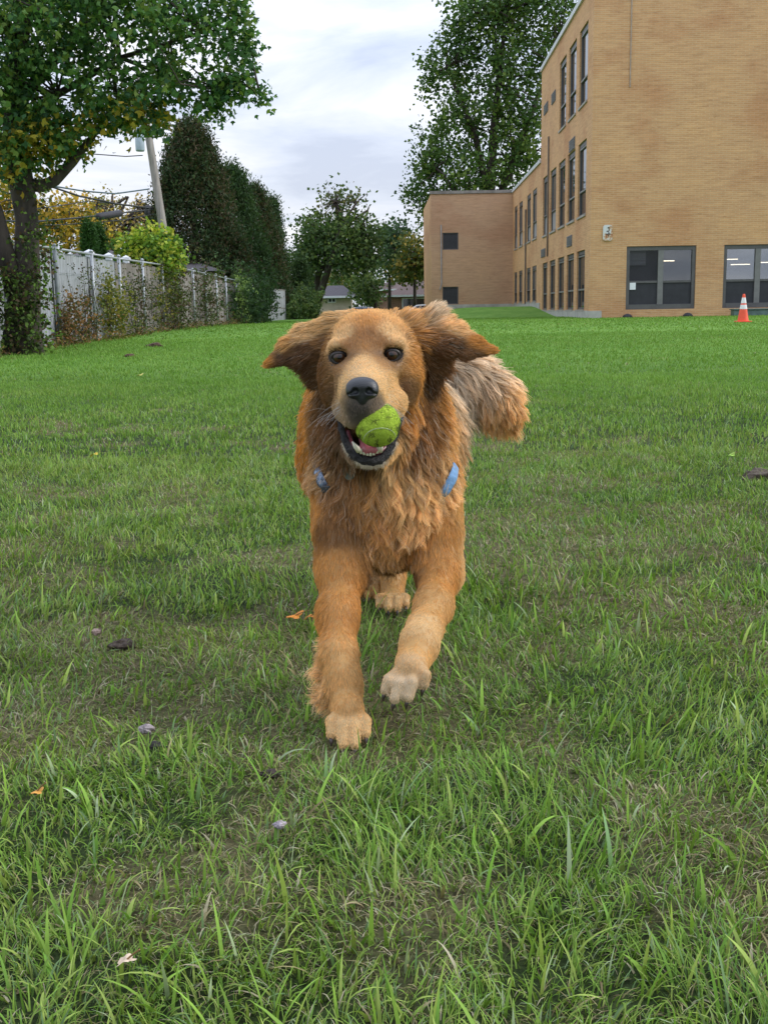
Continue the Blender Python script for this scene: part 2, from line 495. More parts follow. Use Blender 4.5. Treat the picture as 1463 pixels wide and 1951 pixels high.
def wall_holes(mb, O, U, Nv, w, h, holes, depth, back=False):
    """wall rectangle from O along unit U (width w) and Z (height h), outward normal Nv; holes (u0,u1,v0,v1) with reveals"""
    O = Vector(O); U = Vector(U); Nv = Vector(Nv); Zv = Vector((0, 0, 1))
    us = sorted({0, w, *[c for q in holes for c in q[:2]]}); vs_ = sorted({0, h, *[c for q in holes for c in q[2:4]]})
    def pt(u, v, d=0.0): return O + U * u + Zv * v - Nv * d
    for i in range(len(us) - 1):
        for j in range(len(vs_) - 1):
            cu = (us[i] + us[i+1]) / 2; cv = (vs_[j] + vs_[j+1]) / 2
            if any(q[0] < cu < q[1] and q[2] < cv < q[3] for q in holes): continue
            mb.poly([pt(us[i], vs_[j]), pt(us[i+1], vs_[j]), pt(us[i+1], vs_[j+1]), pt(us[i], vs_[j+1])])
    for (a, b_, c, d_) in holes:
        mb.poly([pt(a, c), pt(a, c, depth), pt(a, d_, depth), pt(a, d_)])
        mb.poly([pt(b_, c), pt(b_, d_), pt(b_, d_, depth), pt(b_, c, depth)])
        mb.poly([pt(a, d_), pt(a, d_, depth), pt(b_, d_, depth), pt(b_, d_)])
        mb.poly([pt(a, c), pt(b_, c), pt(b_, c, depth), pt(a, c, depth)])

ZR3 = 13.15; ZR2 = 8.45
# --- side facade (faces -X): window bays as distances along Y
bays3 = [(48.35, 50.55), (51.45, 53.65), (54.55, 56.75), (57.7, 59.9), (60.85, 63.0)]
bays2 = [(65.8, 67.9), (68.9, 70.9), (73.5, 75.6), (76.9, 78.7)]
rows = [(0.55, 3.03), (4.47, 7.5), (9.0, 12.1)]
YS = 64.0
win3 = [(a, b_, *rows[0]) for a, b_ in bays3] + [(a, b_, *rows[1]) for a, b_ in bays3] + [(a, b_, *rows[2]) for a, b_ in bays3[:3]]
win2 = [(a, b_, 1.02, 3.05) for a, b_ in bays2] + [(a, b_, 4.6, 7.35) for a, b_ in bays2] + [(71.7, 72.4, 0.95, 2.5), (71.7, 72.4, 4.6, 6.6)]
Uy = Vector((SL, 1, 0)).normalized(); Nx = Vector((-1, SL, 0)).normalized()
DEP = 0.16
w1 = MB()
O1 = Vector((xf(47), 47, -0.3))
wall_holes(w1, O1, Uy, Nx, YS - 47, ZR3 + .3, [(a - 47, b_ - 47, c + .3, d_ + .3) for a, b_, c, d_ in win3], DEP)
# front facade (faces -Y)
fw = []
for (pa, pb, pt_, pb_) in ((1191, 1326, 473, 588), (1375, 1512, 467, 584)):
    A = P(pa, pb_, 47); B = P(pb, pt_, 47)
    fw.append((A[0] - X0, B[0] - X0, 0.52, 3.05))
FWID = 17.0
wall_holes(w1, (X0, 47, -0.3), (1, 0, 0), (0, -1, 0), FWID, ZR3 + .3, [(a, b_, c + .3, d_ + .3) for a, b_, c, d_ in fw], 0.2)
# back, right side, and the part of the far side wall above the two-storey roof
w1.poly([(X0 + FWID, 47, -.3), (X0 + FWID, YS, -.3), (X0 + FWID, YS, ZR3), (X0 + FWID, 47, ZR3)])
w1.poly([(xf(YS), YS, -.3), (xf(YS), YS, ZR3), (X0 + FWID, YS, ZR3), (X0 + FWID, YS, -.3)])
wl = w1.build('wall', M_BRICK, school)
wl['label'] = 'three storey tan brick wall'
w2 = MB()
wall_holes(w2, (xf(YS), YS, -0.3), Uy, Nx, 80 - YS, ZR2 + .3, [(a - YS, b_ - YS, c + .3, d_ + .3) for a, b_, c, d_ in win2], 0.12)
w2.poly([(xf(80), 80, ZR2), (X0 + FWID, 80, ZR2), (X0 + FWID, YS + .01, ZR2), (xf(YS), YS + .01, ZR2)])
w2.build('wall', M_BRICK, school)['label'] = 'two storey tan brick wall between the tall block and the end wing'
# end wing: faces the camera
XL = P(822, 580, 80)[0]; XR = xf(80)
w3 = MB()
wh = []
for (pt_, pb_) in ((443, 476), (546, 580)):
    A = P(843, pb_, 80); B = P(873, pt_, 80)
    wh.append((A[0] - XL, B[0] - XL, A[2] + .3, B[2] + .3))
wall_holes(w3, (XL, 80, -0.3), (1, 0, 0), (0, -1, 0), XR - XL, ZR2 + .3, wh, 0.12)
w3.poly([(XR, 80, -.3), (XR, 92, -.3), (XR, 92, ZR2), (XR, 80, ZR2)])
w3.poly([(XL, 92, -.3), (XL, 92, ZR2), (XR, 92, ZR2), (XR, 92, -.3)])
w3.build('wall', M_BRICK2, school)['label'] = 'brown brick end wall with two small dark windows'
w4 = MB()
w4.poly([(XL, 80, -.3), (XL, 80, ZR2), (XL - .05, 92, ZR2), (XL - .05, 92, -.3)])
w4.build('wall', M_BRICK, school)['label'] = 'narrow outer side of the end wing'
r = MB()
r.poly([(X0, 47, ZR3 - .12), (X0 + FWID, 47, ZR3 - .12), (X0 + FWID, YS, ZR3 - .12), (xf(YS), YS, ZR3 - .12)])
M_FELT = simple('roof_felt', (0.12, 0.12, 0.12), 0.95); r.build('roof', M_FELT, school); r = MB(); r.poly([(XL, 80, ZR2 - .1), (XR, 80, ZR2 - .1), (XR, 92, ZR2 - .1), (XL, 92, ZR2 - .1)])
r.build('roof', M_FELT, school)
def strip(a, b_, z0, z1, out, inn, m_, name):
    """box along the line a->b (xy), from 'out' outside to 'inn' inside the wall face"""
    a = Vector((*a, 0)); b_ = Vector((*b_, 0)); u = (b_ - a).normalized(); n = Vector((-u.y, u.x, 0)) if True else 0
    mb = MB(); V = []
    for z in (z0, z1):
        for q, s in ((a, out), (b_, out), (b_, -inn), (a, -inn)):
            V.append(q + n * s + Vector((0, 0, z)))
    mb.add(V, [(0, 3, 2, 1), (4, 5, 6, 7), (0, 1, 5, 4), (1, 2, 6, 5), (2, 3, 7, 6), (3, 0, 4, 7)])
    return mb.build(name, m_, school)
strip((xf(46.95), 46.95), (xf(YS), YS), ZR3 + .003, ZR3 + .22, .09, .3, M_COPING, 'roof_edge')
strip((X0 + FWID, 47), (X0 + .3, 47), ZR3 + .003, ZR3 + .22, -.06 + .1, .3, M_COPING, 'roof_edge')
strip((xf(YS) - .0, YS + .02), (xf(79.9), 79.9), ZR2 + .003, ZR2 + .2, .08, .3, M_COPING, 'roof_edge')
mb = MB(); mb.box((XL - .06, 79.92, ZR2 + .003), (XR - .1, 80.25, ZR2 + .2)); mb.build('roof_edge', simple('old_coping', (0.22, 0.2, 0.18), 0.8, 0.3, 2), school)
# concrete foot of the wall
mb = MB()
mb.box((X0 - .045, 46.96, -.2), (X0 + .50, 47.25, .49))
mb.build('foundation', M_CONC, school)
strip((xf(47.26), 47.26), (xf(YS - .02), YS - .02), -.2, .505, .045, .1, M_CONC, 'foundation')
strip((xf(YS), YS), (xf(79.97), 79.97), 0, .93, .04, .08, M_CONC, 'foundation')
mb = MB(); mb.box((XL - .03, 79.96, .3), (XR - .05, 80.05, .98)); mb.build('foundation', M_CONC, school)

def side_window(a, b_, z0, z1, inset, style):
    """tall window in the side wall: frame with panes behind a meeting rail"""
    O = Vector((xf(a), a, 0)); ln = (b_ - a); base = O - Nx * inset
    def q(u, z, d=0.0): return base + Uy * u + Nx * d + Vector((0, 0, z))
    def bx(mb, u0, u1, za, zb, d0, d1):
        V = [q(u0, za, d0), q(u1, za, d0), q(u1, za, d1), q(u0, za, d1), q(u0, zb, d0), q(u1, zb, d0), q(u1, zb, d1), q(u0, zb, d1)]
        mb.add(V, [(0, 3, 2, 1), (4, 5, 6, 7), (0, 1, 5, 4), (1, 2, 6, 5), (2, 3, 7, 6), (3, 0, 4, 7)])
    root = empty('window', tuple(q(ln / 2, z0))); root.parent = school; root.location = Vector(root.location) - Vector(school.location)
    f = MB(); t_ = .09; rail = z0 + (z1 - z0) * .34
    e = .004
    bx(f, e, t_, z0 + e, z1 - e, 0, .07); bx(f, ln - t_, ln - e, z0 + e, z1 - e, 0, .07)
    bx(f, t_ + .001, ln - t_ - .001, z0 + e, z0 + t_, 0, .065); bx(f, t_ + .001, ln - t_ - .001, z1 - .16, z1 - e, 0, .065)
    f.build('frame', M_FRAME, root)
    f = MB(); bx(f, t_ + .002, ln - t_ - .002, rail - .035, rail + .035, .0, .085); f.build('rail', M_FRAMEL if style == 0 else M_FRAME, root)
    f = MB(); bx(f, t_ + .002, ln - t_ - .002, z1 - .26, z1 - .20, .0, .085); f.build('transom', M_FRAMEL if style == 0 else M_FRAME, root)
    p = MB(); bx(p, t_ * .8, ln - t_ * .8, rail, z1 - .1, -.01, .02); p.build('pane', M_GLASS if style == 0 else M_GLASS_UPB, root)
    p = MB(); bx(p, t_ * .8, ln - t_ * .8, z0 + .05, rail - .003, -.01, .012); p.build('pane', M_GLASS if style in (0, 2) else M_PANEL, root)
    s = MB()
    O2 = Vector((xf(a), a, 0))
    V = []
    for z in (z0 - .09, z0 - .003):
        for u, d in ((-.03, .05), (ln + .03, .05), (ln + .03, -.0), (-.03, -.0)):
            V.append(O2 + Uy * u + Nx * (d + .003) + Vector((0, 0, z)))
    s.add(V, [(0, 3, 2, 1), (4, 5, 6, 7), (0, 1, 5, 4), (1, 2, 6, 5), (2, 3, 7, 6), (3, 0, 4, 7)])
    s.build('sill', M_SILL, root)
    return root
M_GLASS_UPB = glass('pale_glass', 0.12, (0.12, 0.12, 0.12))
M_PANEL = simple('grey_panel', (0.27, 0.26, 0.26), 0.6, 0.15, 2)
for i, (a, b_, c, d_) in enumerate(win3):
    side_window(a, b_, c, d_, DEP - .02, 1 if (5 <= i < 10 and i >= 8) else 0)
for i, (a, b_, c, d_) in enumerate(win2):
    side_window(a, b_, c, d_, .1, 2 if i < 4 else (1 if i < 8 else 0))

def front_window(u0, u1, z0, z1, note):
    x0, x1 = X0 + u0, X0 + u1; y = 47.16
    root = empty('window', (0, 0, 0)); root.parent = school
    root.location = Vector(((x0 + x1) / 2, y, z0)) - Vector(school.location)
    root['label'] = 'wide ground floor window of four panes in a dark frame' + note
    f = MB(); t_ = .14; e = .004
    f.box((x0 + e, y - .10, z0 + e), (x0 + t_, y + .02, z1 - e)); f.box((x1 - t_, y - .10, z0 + e), (x1 - e, y + .02, z1 - e))
    f.box((x0 + t_ + .001, y - .095, z1 - .17), (x1 - t_ - .001, y + .02, z1 - e)); f.box((x0 + t_ + .001, y - .12, z0 + e), (x1 - t_ - .001, y + .02, z0 + .2))
    f.build('frame', M_FRAME, root)
    xm = (x0 + x1) / 2; zm = z0 + .2 + (z1 - z0 - .37) * .42
    f = MB(); f.box((xm - .11, y - .09, z0 + .201), (xm + .11, y + .02, z1 - .171)); f.build('mullion', M_FRAMEL, root)
    for a, b_ in ((x0 + t_ + .001, xm - .111), (xm + .111, x1 - t_ - .001)): f = MB(); f.box((a, y - .05, zm - .045), (b_, y + .02, zm + .045)); f.build('rail', M_FRAME, root)
    for k, (a, b_) in enumerate(((x0 + t_ - .02, xm - .05), (xm + .05, x1 - t_ + .02))):
        p = MB(); p.box((a, y - .012, zm + .03), (b_, y - .004, z1 - .15)); p.build('pane', (M_GLASS_UP if note else (M_GLASS_LO, M_GLASS_MID)[k]), root)
        p = MB(); p.box((a, y - .01, z0 + .18), (b_, y - .002, zm - .03)); p.build('pane', M_SCREEN, root)
    return root
r1 = front_window(*fw[0], '')
r2 = front_window(*fw[1], ' behind the cone')
x0 = X0 + fw[0][0]
p = MB(); p.box((x0 + .17, 47.105, 1.32), (x0 + .42, 47.112, 1.60)); q_ = p.build('notice', simple('paper', (0.75, 0.76, 0.78), 0.7, 0.03), school, bevel=0.0); q_['label'] = 'small white notice behind the lower left pane'
# room behind the wide windows: side walls, ceiling, floor and the lit ceiling lamps
M_ROOM = simple('room_wall', (0.16, 0.17, 0.19), 0.9, 0.1, 1)
M_ROOMD = simple('room_dark', (0.05, 0.05, 0.058), 0.9, 0.1, 1)
rm = MB(); ra, rb = X0 + .5, X0 + 14.5
rm.poly([(ra, 47.22, .1), (ra, 54, .1), (ra, 54, 3.3), (ra, 47.22, 3.3)]); rm.poly([(rb, 47.22, .1), (rb, 47.22, 3.3), (rb, 54, 3.3), (rb, 54, .1)])
rm.poly([(ra, 54, .1), (rb, 54, .1), (rb, 54, 3.3), (ra, 54, 3.3)]); rm.poly([(ra, 47.22, .1), (rb, 47.22, .1), (rb, 54, .1), (ra, 54, .1)])
rm.poly([(ra, 47.22, 3.3), (ra, 54, 3.3), (rb, 54, 3.3), (rb, 47.22, 3.3)])
rm.build('room', M_ROOM, school)
# a dark partition and a blind behind the first window's left half
xw = X0 + fw[0][0]
rm = MB(); rm.box((xw - .2, 47.6, .15), (xw + 1.45, 47.66, 3.25)); rm.build('partition', M_ROOMD, school)
M_BL = simple('slatted_blind', (0.10, 0.10, 0.115), 0.7, 0.35, 3, sx=(.2, .2, 12))
rm = MB(); rm.box((xw + .13, 47.3, 2.3), (xw + .85, 47.33, 3.0)); rm.build('blind', M_BL, school)
m, t, b = mat('lamp_tube'); b.inputs['Emission Color'].default_value = (1, .86, .62, 1); b.inputs['Emission Strength'].default_value = 2.2
for (pa, pb, py, D, k) in ((1264, 1284, 497, 50.0, 0), (1393, 1428, 504, 51, 0), (1450, 1490, 500, 50, 0), (1385, 1405, 494, 52.5, 0)):
    A = P(pa, py, D); B = P(pb, py, D)
    mb = MB(); mb.box((A[0], D, A[2] - .015), (B[0], D + .12, A[2] + .015)); mb.build('ceiling_lamp', m, school)

def vent(a, b_, z0, z1, m_):
    mb = MB(); V = []
    for z in (z0, z1):
        for y_, d in ((a, .02), (b_, .02), (b_, -.0), (a, -.0)):
            V.append(Vector((xf(y_), y_, z)) + Nx * (d + .004))
    mb.add(V, [(0, 3, 2, 1), (4, 5, 6, 7), (0, 1, 5, 4), (1, 2, 6, 5), (2, 3, 7, 6), (3, 0, 4, 7)])
    n_ = 5
    for k in range(n_):
        zc_ = z0 + (z1 - z0) * (k + .5) / n_
        V = []
        for z in (zc_ - .02, zc_ + .02):
            for y_, d in ((a + .05, .05), (b_ - .05, .05), (b_ - .05, .026), (a + .05, .026)):
                V.append(Vector((xf(y_), y_, z)) + Nx * (d + .004))
        mb.add(V, [(0, 3, 2, 1), (4, 5, 6, 7), (0, 1, 5, 4), (1, 2, 6, 5), (2, 3, 7, 6), (3, 0, 4, 7)])
    mb.build('vent', m_, school)
M_VENT = simple('vent_metal', (0.17, 0.165, 0.17), 0.6, 0.2, 4)
for (xa, xb, ya, yb) in ((1089.6, 1080, 449, 467), (1038.7, 1031, 474, 487), (1095.3, 1084.7, 264, 284), (1058.5, 1051, 175, 193), (1044, 1036.5, 197, 213)):
    a = col2y(xa, ya); b_ = col2y(xb, yb); ym = (a + b_) / 2
    vent(a, b_, zz((xa+xb)/2, yb + 3, ym), zz((xa+xb)/2, ya, ym), M_VENT)
M_PIPE = simple('pipe', (0.16, 0.12, 0.09), 0.6, 0.2, 3)
yp = 60.35
pp = MB(); pp.tube([(xf(yp) - .06, yp, 9.3), (xf(yp) - .06, yp, 7.6), (xf(yp) - .07, yp, 4.2), (xf(yp) - .05, yp + .2, 3.3)], .045, 6); pp.build('pipe', M_PIPE, school)
yp = 71.2
pp = MB(); pp.tube([(xf(yp) - .06, yp, 6.6), (xf(yp) - .06, yp, .9)], .05, 6); pp.build('pipe', M_PIPE, school)
A = P(843, 420, 79.95); pp = MB(); pp.tube([(A[0] - .1, 79.93, 6.4), (A[0] - .1, 79.93, 2.4), (A[0] - .22, 79.93, 2.0)], .04, 6); pp.build('pipe', simple('grey_pipe', (0.33, 0.32, 0.33), .5), school)
A = P(1203, 0, 46.97)
pp = MB(); pp.tube([(A[0], 46.965, ZR3), (A[0], 46.965, 9.2)], .022, 6); pp.build('cable', simple('cable_sheath', (0.33, 0.27, 0.22), .5), school)
for px in (1195, 1310):   # low dark vents in the base of the wall
    A = P(px, 604, 46.9); mb = MB(); mb.lathe((A[0], 46.93, gz(A[0], 46.9)), [(.20, 0), (.20, .06), (.13, .13), (.03, .16)], 12); mb.build('vent', M_SCREEN, school)
# dark panes of the end wing
for q in wh:
    root = empty('window', (0, 0, 0)); root.parent = school
    root.location = Vector((XL + q[0], 80.1, q[2] - .3)) - Vector(school.location)
    root['label'] = 'small square window covered by dark mesh'
    f = MB(); x_, X_, z_, Z_ = XL + q[0] + .004, XL + q[1] - .004, q[2] - .296, q[3] - .304
    f.box((x_, 80.06, z_), (x_ + .06, 80.12, Z_)); f.box((X_ - .06, 80.06, z_), (X_, 80.12, Z_)); f.box((x_ + .061, 80.06, Z_ - .06), (X_ - .061, 80.12, Z_)); f.box((x_ + .061, 80.06, z_), (X_ - .061, 80.12, z_ + .06))
    f.build('frame', M_FRAME, root)
    f = MB(); f.box((x_ + .02, 80.085, z_ + .02), (X_ - .02, 80.11, Z_ - .02)); f.build('pane', M_SCREEN, root)

# rusty sign on the wall
A = P(1157.5, 443.5, 46.9); sw, sh = .38, .62
m, t, b = mat('rusty_enamel')
f1 = noise(t, 5.5, 6, .65)
tcn = N(t, 'ShaderNodeTexCoord'); sp = N(t, 'ShaderNodeSeparateXYZ'); t.links.new(tcn.outputs['Object'], sp.inputs[0])
f2 = mathn(t, 'ADD', f1, mathn(t, 'MULTIPLY', sp.outputs[0], 0.55))
t.links.new(ramp(t, [(0.50, (0.62, 0.63, 0.62)), (0.56, (0.55, 0.36, 0.2)), (0.66, (0.33, 0.10, 0.03))], f2), b.inputs['Base Color'])
b.inputs['Roughness'].default_value = 0.6
sg = empty('sign', tuple(A)); tag(sg, 'small rusty white enamel sign screwed to the brick wall above the wide windows', 'sign')
mb = MB(); V = []
for y_ in (46.93, 46.965):
    for k in range(24):
        a = 2 * math.pi * k / 24; cx = math.copysign(abs(math.cos(a)) ** .35, math.cos(a)); cz = math.copysign(abs(math.sin(a)) ** .35, math.sin(a))
        V.append((A[0] + cx * sw / 2, y_, A[2] + cz * sh / 2))
mb.add(V, [tuple(range(24)), tuple(range(24, 48))[::-1]] + [(k, 24 + k, 24 + (k + 1) % 24, (k + 1) % 24) for k in range(24)])
o = mb.build('plate', m, sg)
mk = MB()   # worn illegible dark marks
for (u, v, w_, h_) in ((.03, .2, .07, .05), (.05, .12, .03, .1), (.0, .06, .1, .04), (.04, -.0, .04, .06), (-.02, -.05, .12, .035), (.06, -.05, .09, .05), (.03, -.12, .05, .05)):
    mk.box((A[0] + u - w_ / 2, 46.924, A[2] + v - h_ / 2), (A[0] + u + w_ / 2, 46.929, A[2] + v + h_ / 2))
mk.build('lettering', simple('worn_lettering', (0.05, 0.035, 0.03), .7), sg)

# traffic cone
D = 31.0; A = P(1414.5, 611, D); zb = float(A[2])
cn = empty('traffic_cone', (A[0], D, gz(A[0], D))); tag(cn, 'orange traffic cone with two white reflective bands on the grass by the school wall', 'traffic cone')
M_OR = simple('cone_orange', (0.80, 0.085, 0.03), 0.5, 0.06, 5); M_REF = simple('reflective_band', (0.72, 0.70, 0.70), 0.4, 0.05, 8)
z = gz(A[0], D); H = .74
def cr(h): return .155 + (.03 - .155) * h / H
mb = MB(); mb.lathe((A[0], D, z), [(cr(.04), .03), (cr(.33), .33), (cr(.60), .60), (.032, H), (.02, H + .012)], 20); mb.build('cone_body', M_OR, cn, smooth=False)
mb = MB(); mb.box((A[0] - .19, D - .19, z), (A[0] + .19, D + .19, z + .035)); mb.build('base', M_OR, cn, bevel=.01)
for h0, h1 in ((.35, .465), (.505, .655)):
    mb = MB(); mb.lathe((A[0], D, z), [(cr(h0) + .004, h0), (cr(h1) + .004, h1)], 20); mb.build('reflective_band', M_REF, cn)
# low green utility cover beside the wall
A = P(1395, 601, 46.2); B = P(1475, 601, 46.2)
ub = MB(); z = gz(A[0], 46.2); ub.box((A[0], 46.05, z), (B[0], 46.5, z + .24)); ub.box((A[0] - .04, 46.0, z + .241), (B[0] + .04, 46.55, z + .29))
tag(ub.build('utility_cover', simple('green_plastic', (0.10, 0.15, 0.14), .6), bevel=.015), 'long low grey green cover at the foot of the wall behind the cone', 'utility cover')
# ------------------------------------------------------------------ chain link fence with slats
FX = -6.05; FH = 1.78
fence = empty('fence', (FX, 37, 0.1))
tag(fence, 'tall grey slatted fence with galvanised posts running along the left of the lawn', 'fence')
M_GALV = simple('galvanised', (0.34, 0.36, 0.38), 0.45, 0.12, 12, metal=0.3)
M_DARKPOST = simple('weathered_post', (0.17, 0.19, 0.2), 0.6, 0.2, 8)
def slatmat(name, lo, hi, k=9.0):
    m, t, b = mat(name)
    tcn = N(t, 'ShaderNodeTexCoord'); sp = N(t, 'ShaderNodeSeparateXYZ'); t.links.new(tcn.outputs['Object'], sp.inputs[0])
    pl = noise(t, 1.0, 2, .5, sx=(.1, 6.5, .05)); gr = noise(t, 1.0, 7, .7, sx=(1, 22, 1.2)); bl = noise(t, 1.4, 4, .6)
    w = mathn(t, 'FRACT', mathn(t, 'MULTIPLY', sp.outputs[1], k))
    gap = ramp(t, [(0.0, (.25, .25, .25)), (0.07, (1, 1, 1)), (0.93, (1, 1, 1)), (1.0, (.25, .25, .25))], w)
    c = ramp(t, [(0.3, lo), (0.7, hi)], pl)
    c = mixc(t, 1.0, c, ramp(t, [(0.25, (.6, .58, .56)), (.6, (1.08, 1.08, 1.08))], gr), 'MULTIPLY')
    c = mixc(t, 1.0, c, ramp(t, [(0.3, (.75, .73, .70)), (.6, (1.05, 1.05, 1.05))], bl), 'MULTIPLY')
    c = mixc(t, 1.0, c, gap, 'MULTIPLY')
    t.links.new(c, b.inputs['Base Color']); b.inputs['Roughness'].default_value = .8
    return m
M_SLATW = slatmat('white_slats', (0.29, 0.31, 0.345), (0.38, 0.40, 0.44))
M_SLATG = slatmat('weathered_boards', (0.155, 0.135, 0.125), (0.30, 0.275, 0.26), 7)
posts_y = [15.9, 18.6, 21.4, 24.1, 26.6, 29.2, 31.8, 34.4, 37.0, 39.6, 42.2, 44.8, 48.0, 51.0, 54.0]
for i, y in enumerate(posts_y):
    z = gz(FX, y); mb = MB()
    mb.tube([(FX + .05, y, z - .1), (FX + .05, y, z + FH + .04)], .038 if i > 2 else .045, 10)
    mb.lathe((FX + .05, y, z + FH + .04), [(.045, 0), (.04, .03), (.01, .05)], 10)
    mb.build('post', M_DARKPOST if i == 2 else M_GALV, fence, smooth=True)
for i in range(len(posts_y) - 1):
    a, b_ = posts_y[i], posts_y[i + 1]
    za, zb_ = gz(FX, a), gz(FX, b_)
    if i < 12:
        mb = MB(); mb.tube([(FX + .05, a, za + FH), (FX + .05, b_, zb_ + FH)], .022, 8); mb.build('top_rail', M_GALV, fence, smooth=True)
    # slats of one bay: one panel, gently wavy
    mb = MB(); n_ = 16; white = i <= 3
    V = []; F_ = []
    for k in range(n_ + 1):
        tt = k / n_; y = a + (b_ - a) * tt; z = za + (zb_ - za) * tt
        top = z + FH - .05 - (random.random() * .05 if not white else 0.0)
        dx = .02 * math.sin(k * 1.3 + i)
        for x_ in (FX - .05 + dx, FX - .035 + dx):
            V += [(x_, y, z + .03), (x_, y, top)]
    for k in range(n_):
        o = 4 * k
        F_ += [(o, o+1, o+5, o+4), (o+2, o+6, o+7, o+3), (o+1, o+3, o+7, o+5), (o, o+4, o+6, o+2)]
    mb.add(V, F_); mb.build('slat_panel', M_SLATW if white else M_SLATG, fence)
# wires of the mesh, thin, in front of the slats
for i in range(2, 7):
    a, b_ = posts_y[i], posts_y[i + 1]
    for h in (.25, .8, 1.35):
        mb = MB(); mb.tube([(FX + .01, a, gz(FX, a) + h), (FX + .01, (a+b_)/2, gz(FX, a) + h + .01), (FX + .01, b_, gz(FX, b_) + h)], .004, 4, cap=False); mb.build('wire', M_DARKPOST, fence)
# broken horizontal slats in the bay nearest the tree
for k in range(26):
    mb = MB()
    z = gz(FX, 20.5) + .35 + k * .045
    y0 = 18.9; y1 = 20.6 - max(0, (12 - k)) * .02
    mb.box((FX - .02, y0, z), (FX - .008, y1, z + .028)); mb.build('slat', M_DARKPOST, fence)
# short white fence panel at the far end
fe = empty('fence', (FX, 62, .2)); tag(fe, 'short run of white board fence beyond the shrubs at the far end', 'fence')
A = P(512, 607, 63); B = P(545, 607, 67)
mb = MB()
n_ = 9
for k in range(n_):
    u0 = k / n_; u1 = (k + .93) / n_
    a = A + (B - A) * u0; b_ = A + (B - A) * u1; z = .12; top = 1.92 - .05 * random.random()
    mb.add([(a[0], a[1], z), (b_[0], b_[1], z), (b_[0], b_[1] + .03, z), (a[0], a[1] + .03, z), (a[0], a[1], top), (b_[0], b_[1], top), (b_[0], b_[1] + .03, top), (a[0], a[1] + .03, top)],
           [(0, 3, 2, 1), (4, 5, 6, 7), (0, 1, 5, 4), (1, 2, 6, 5), (2, 3, 7, 6), (3, 0, 4, 7)])
mb.build('boards', M_SLATW, fe)
for h in (1.62, .6): mb = MB(); mb.tube([tuple(A + np.array([0, .06, h])), tuple(B + np.array([0, .06, h]))], .03, 6); mb.build('rail', M_SLATG, fe)
# neighbour's white vinyl fence behind
vf = empty('vinyl_fence', (FX - .55, 34, .2)); tag(vf, 'white vinyl fence whose square post caps stand above the grey slatted fence', 'fence')
for i, y in enumerate((26.3, 28.2, 30.1, 32.0, 34.6, 37.2)):
    z = gz(FX, y) + FH; mb = MB(); x_ = FX - .55
    mb.box((x_ - .07, y - .07, gz(FX, y)), (x_ + .07, y + .07, z + .10)); pst = mb.build('post', M_WHITE, vf)
    c = MB(); c.box((x_ - .10, y - .10, z + .101), (x_ + .10, y + .10, z + .15)); c.add([(x_ - .09, y - .09, z + .151), (x_ + .09, y - .09, z + .151), (x_ + .09, y + .09, z + .151), (x_ - .09, y + .09, z + .151), (x_, y, z + .21)], [(0, 1, 4), (1, 2, 4), (2, 3, 4), (3, 0, 4), (0, 3, 2, 1)])
    c.build('post_cap', M_WHITE, pst)
mb = MB(); mb.box((FX - .57, 26.4, .15), (FX - .53, 37.1, 1.85)); mb.build('panel', M_WHITE, vf)

# ------------------------------------------------------------------ utility pole, wires
M_POLE = simple('weathered_pole', (0.27, 0.24, 0.22), 0.9, 0.3, 6, sx=(4, 4, .3), bump=.4)
DP = 36.0
pb = P(312, 440, DP); pt_ = P(277, 215, DP)
pole = empty('utility_pole', (pb[0], DP, 0)); tag(pole, 'leaning grey wooden utility pole rising behind the fence', 'utility pole')
mb = MB(); b0 = pb + (pb - pt_) * .85
mb.tube([tuple(b0), tuple(pb), tuple(pt_), tuple(pt_ + (pt_ - pb) * .35)], [.145, .130, .110, .10], 14); mb.build('shaft', M_POLE, pole, smooth=True)
a = P(268, 262, DP - .1)
mb = MB(); mb.lathe((a[0] - .0, a[1] - .12, a[2] - .42), [(.12, 0), (.14, .04), (.14, .70), (.11, .76), (.04, .80)], 14)
mb.build('transformer', simple('transformer_paint', (0.36, 0.42, 0.50), .5, .1), pole, smooth=True)
mb = MB()
for (px, py) in ((292, 398), (291, 405)):
    q = P(px - 8, py, DP); mb.lathe((q[0], q[1] - .1, q[2] - .1), [(.05, 0), (.09, .05), (.09, .16), (.05, .2)], 8)
mb.build('bracket', M_SCREEN, pole, smooth=True)
M_WIRE = simple('black_wire', (0.02, 0.024, 0.028), .6); M_WIREB = simple('teal_wire', (0.05, 0.09, 0.11), .5)
def wire(name, pts, rad, m_, label, sag=0.0):
    Q = []
    for i in range(len(pts) - 1):
        for k in range(8):
            u = k / 8; Q.append(pts[i] * (1 - u) + pts[i+1] * u)
    Q.append(pts[-1]); mb = MB(); mb.tube([tuple(q) for q in Q], rad, 5)
    return tag(mb.build(name, m_, smooth=True), label, 'cable', 'overhead cables on the utility pole')
wire('overhead_cable', [P(-40, 312, 27), P(60, 342, 29), P(105, 355, 31), P(160, 364, 32.5), (P(220, 369, 34)), P(285, 360, 36)], .022, M_WIREB, 'upper teal cable sagging between the maple and the utility pole')
wire('overhead_cable', [P(-40, 322, 27), P(100, 356, 31), P(150, 373, 33), P(220, 388, 34.5), P(292, 397, 36)], .028, M_WIRE, 'thick dark cable descending to the bracket on the utility pole')
wire('overhead_cable', [P(-30, 418, 26), P(60, 423, 29), P(150, 415, 32), P(185, 411, 33.5), P(240, 405, 35), P(292, 399, 36)], .022, M_WIRE, 'dark cable carrying the long black splice case')
wire('overhead_cable', [P(-30, 405, 26), P(70, 398, 30), P(120, 391, 32), P(170, 383, 34), P(290, 396, 36)], .014, M_WIRE, 'thin cable rising slightly behind the maple trunk')
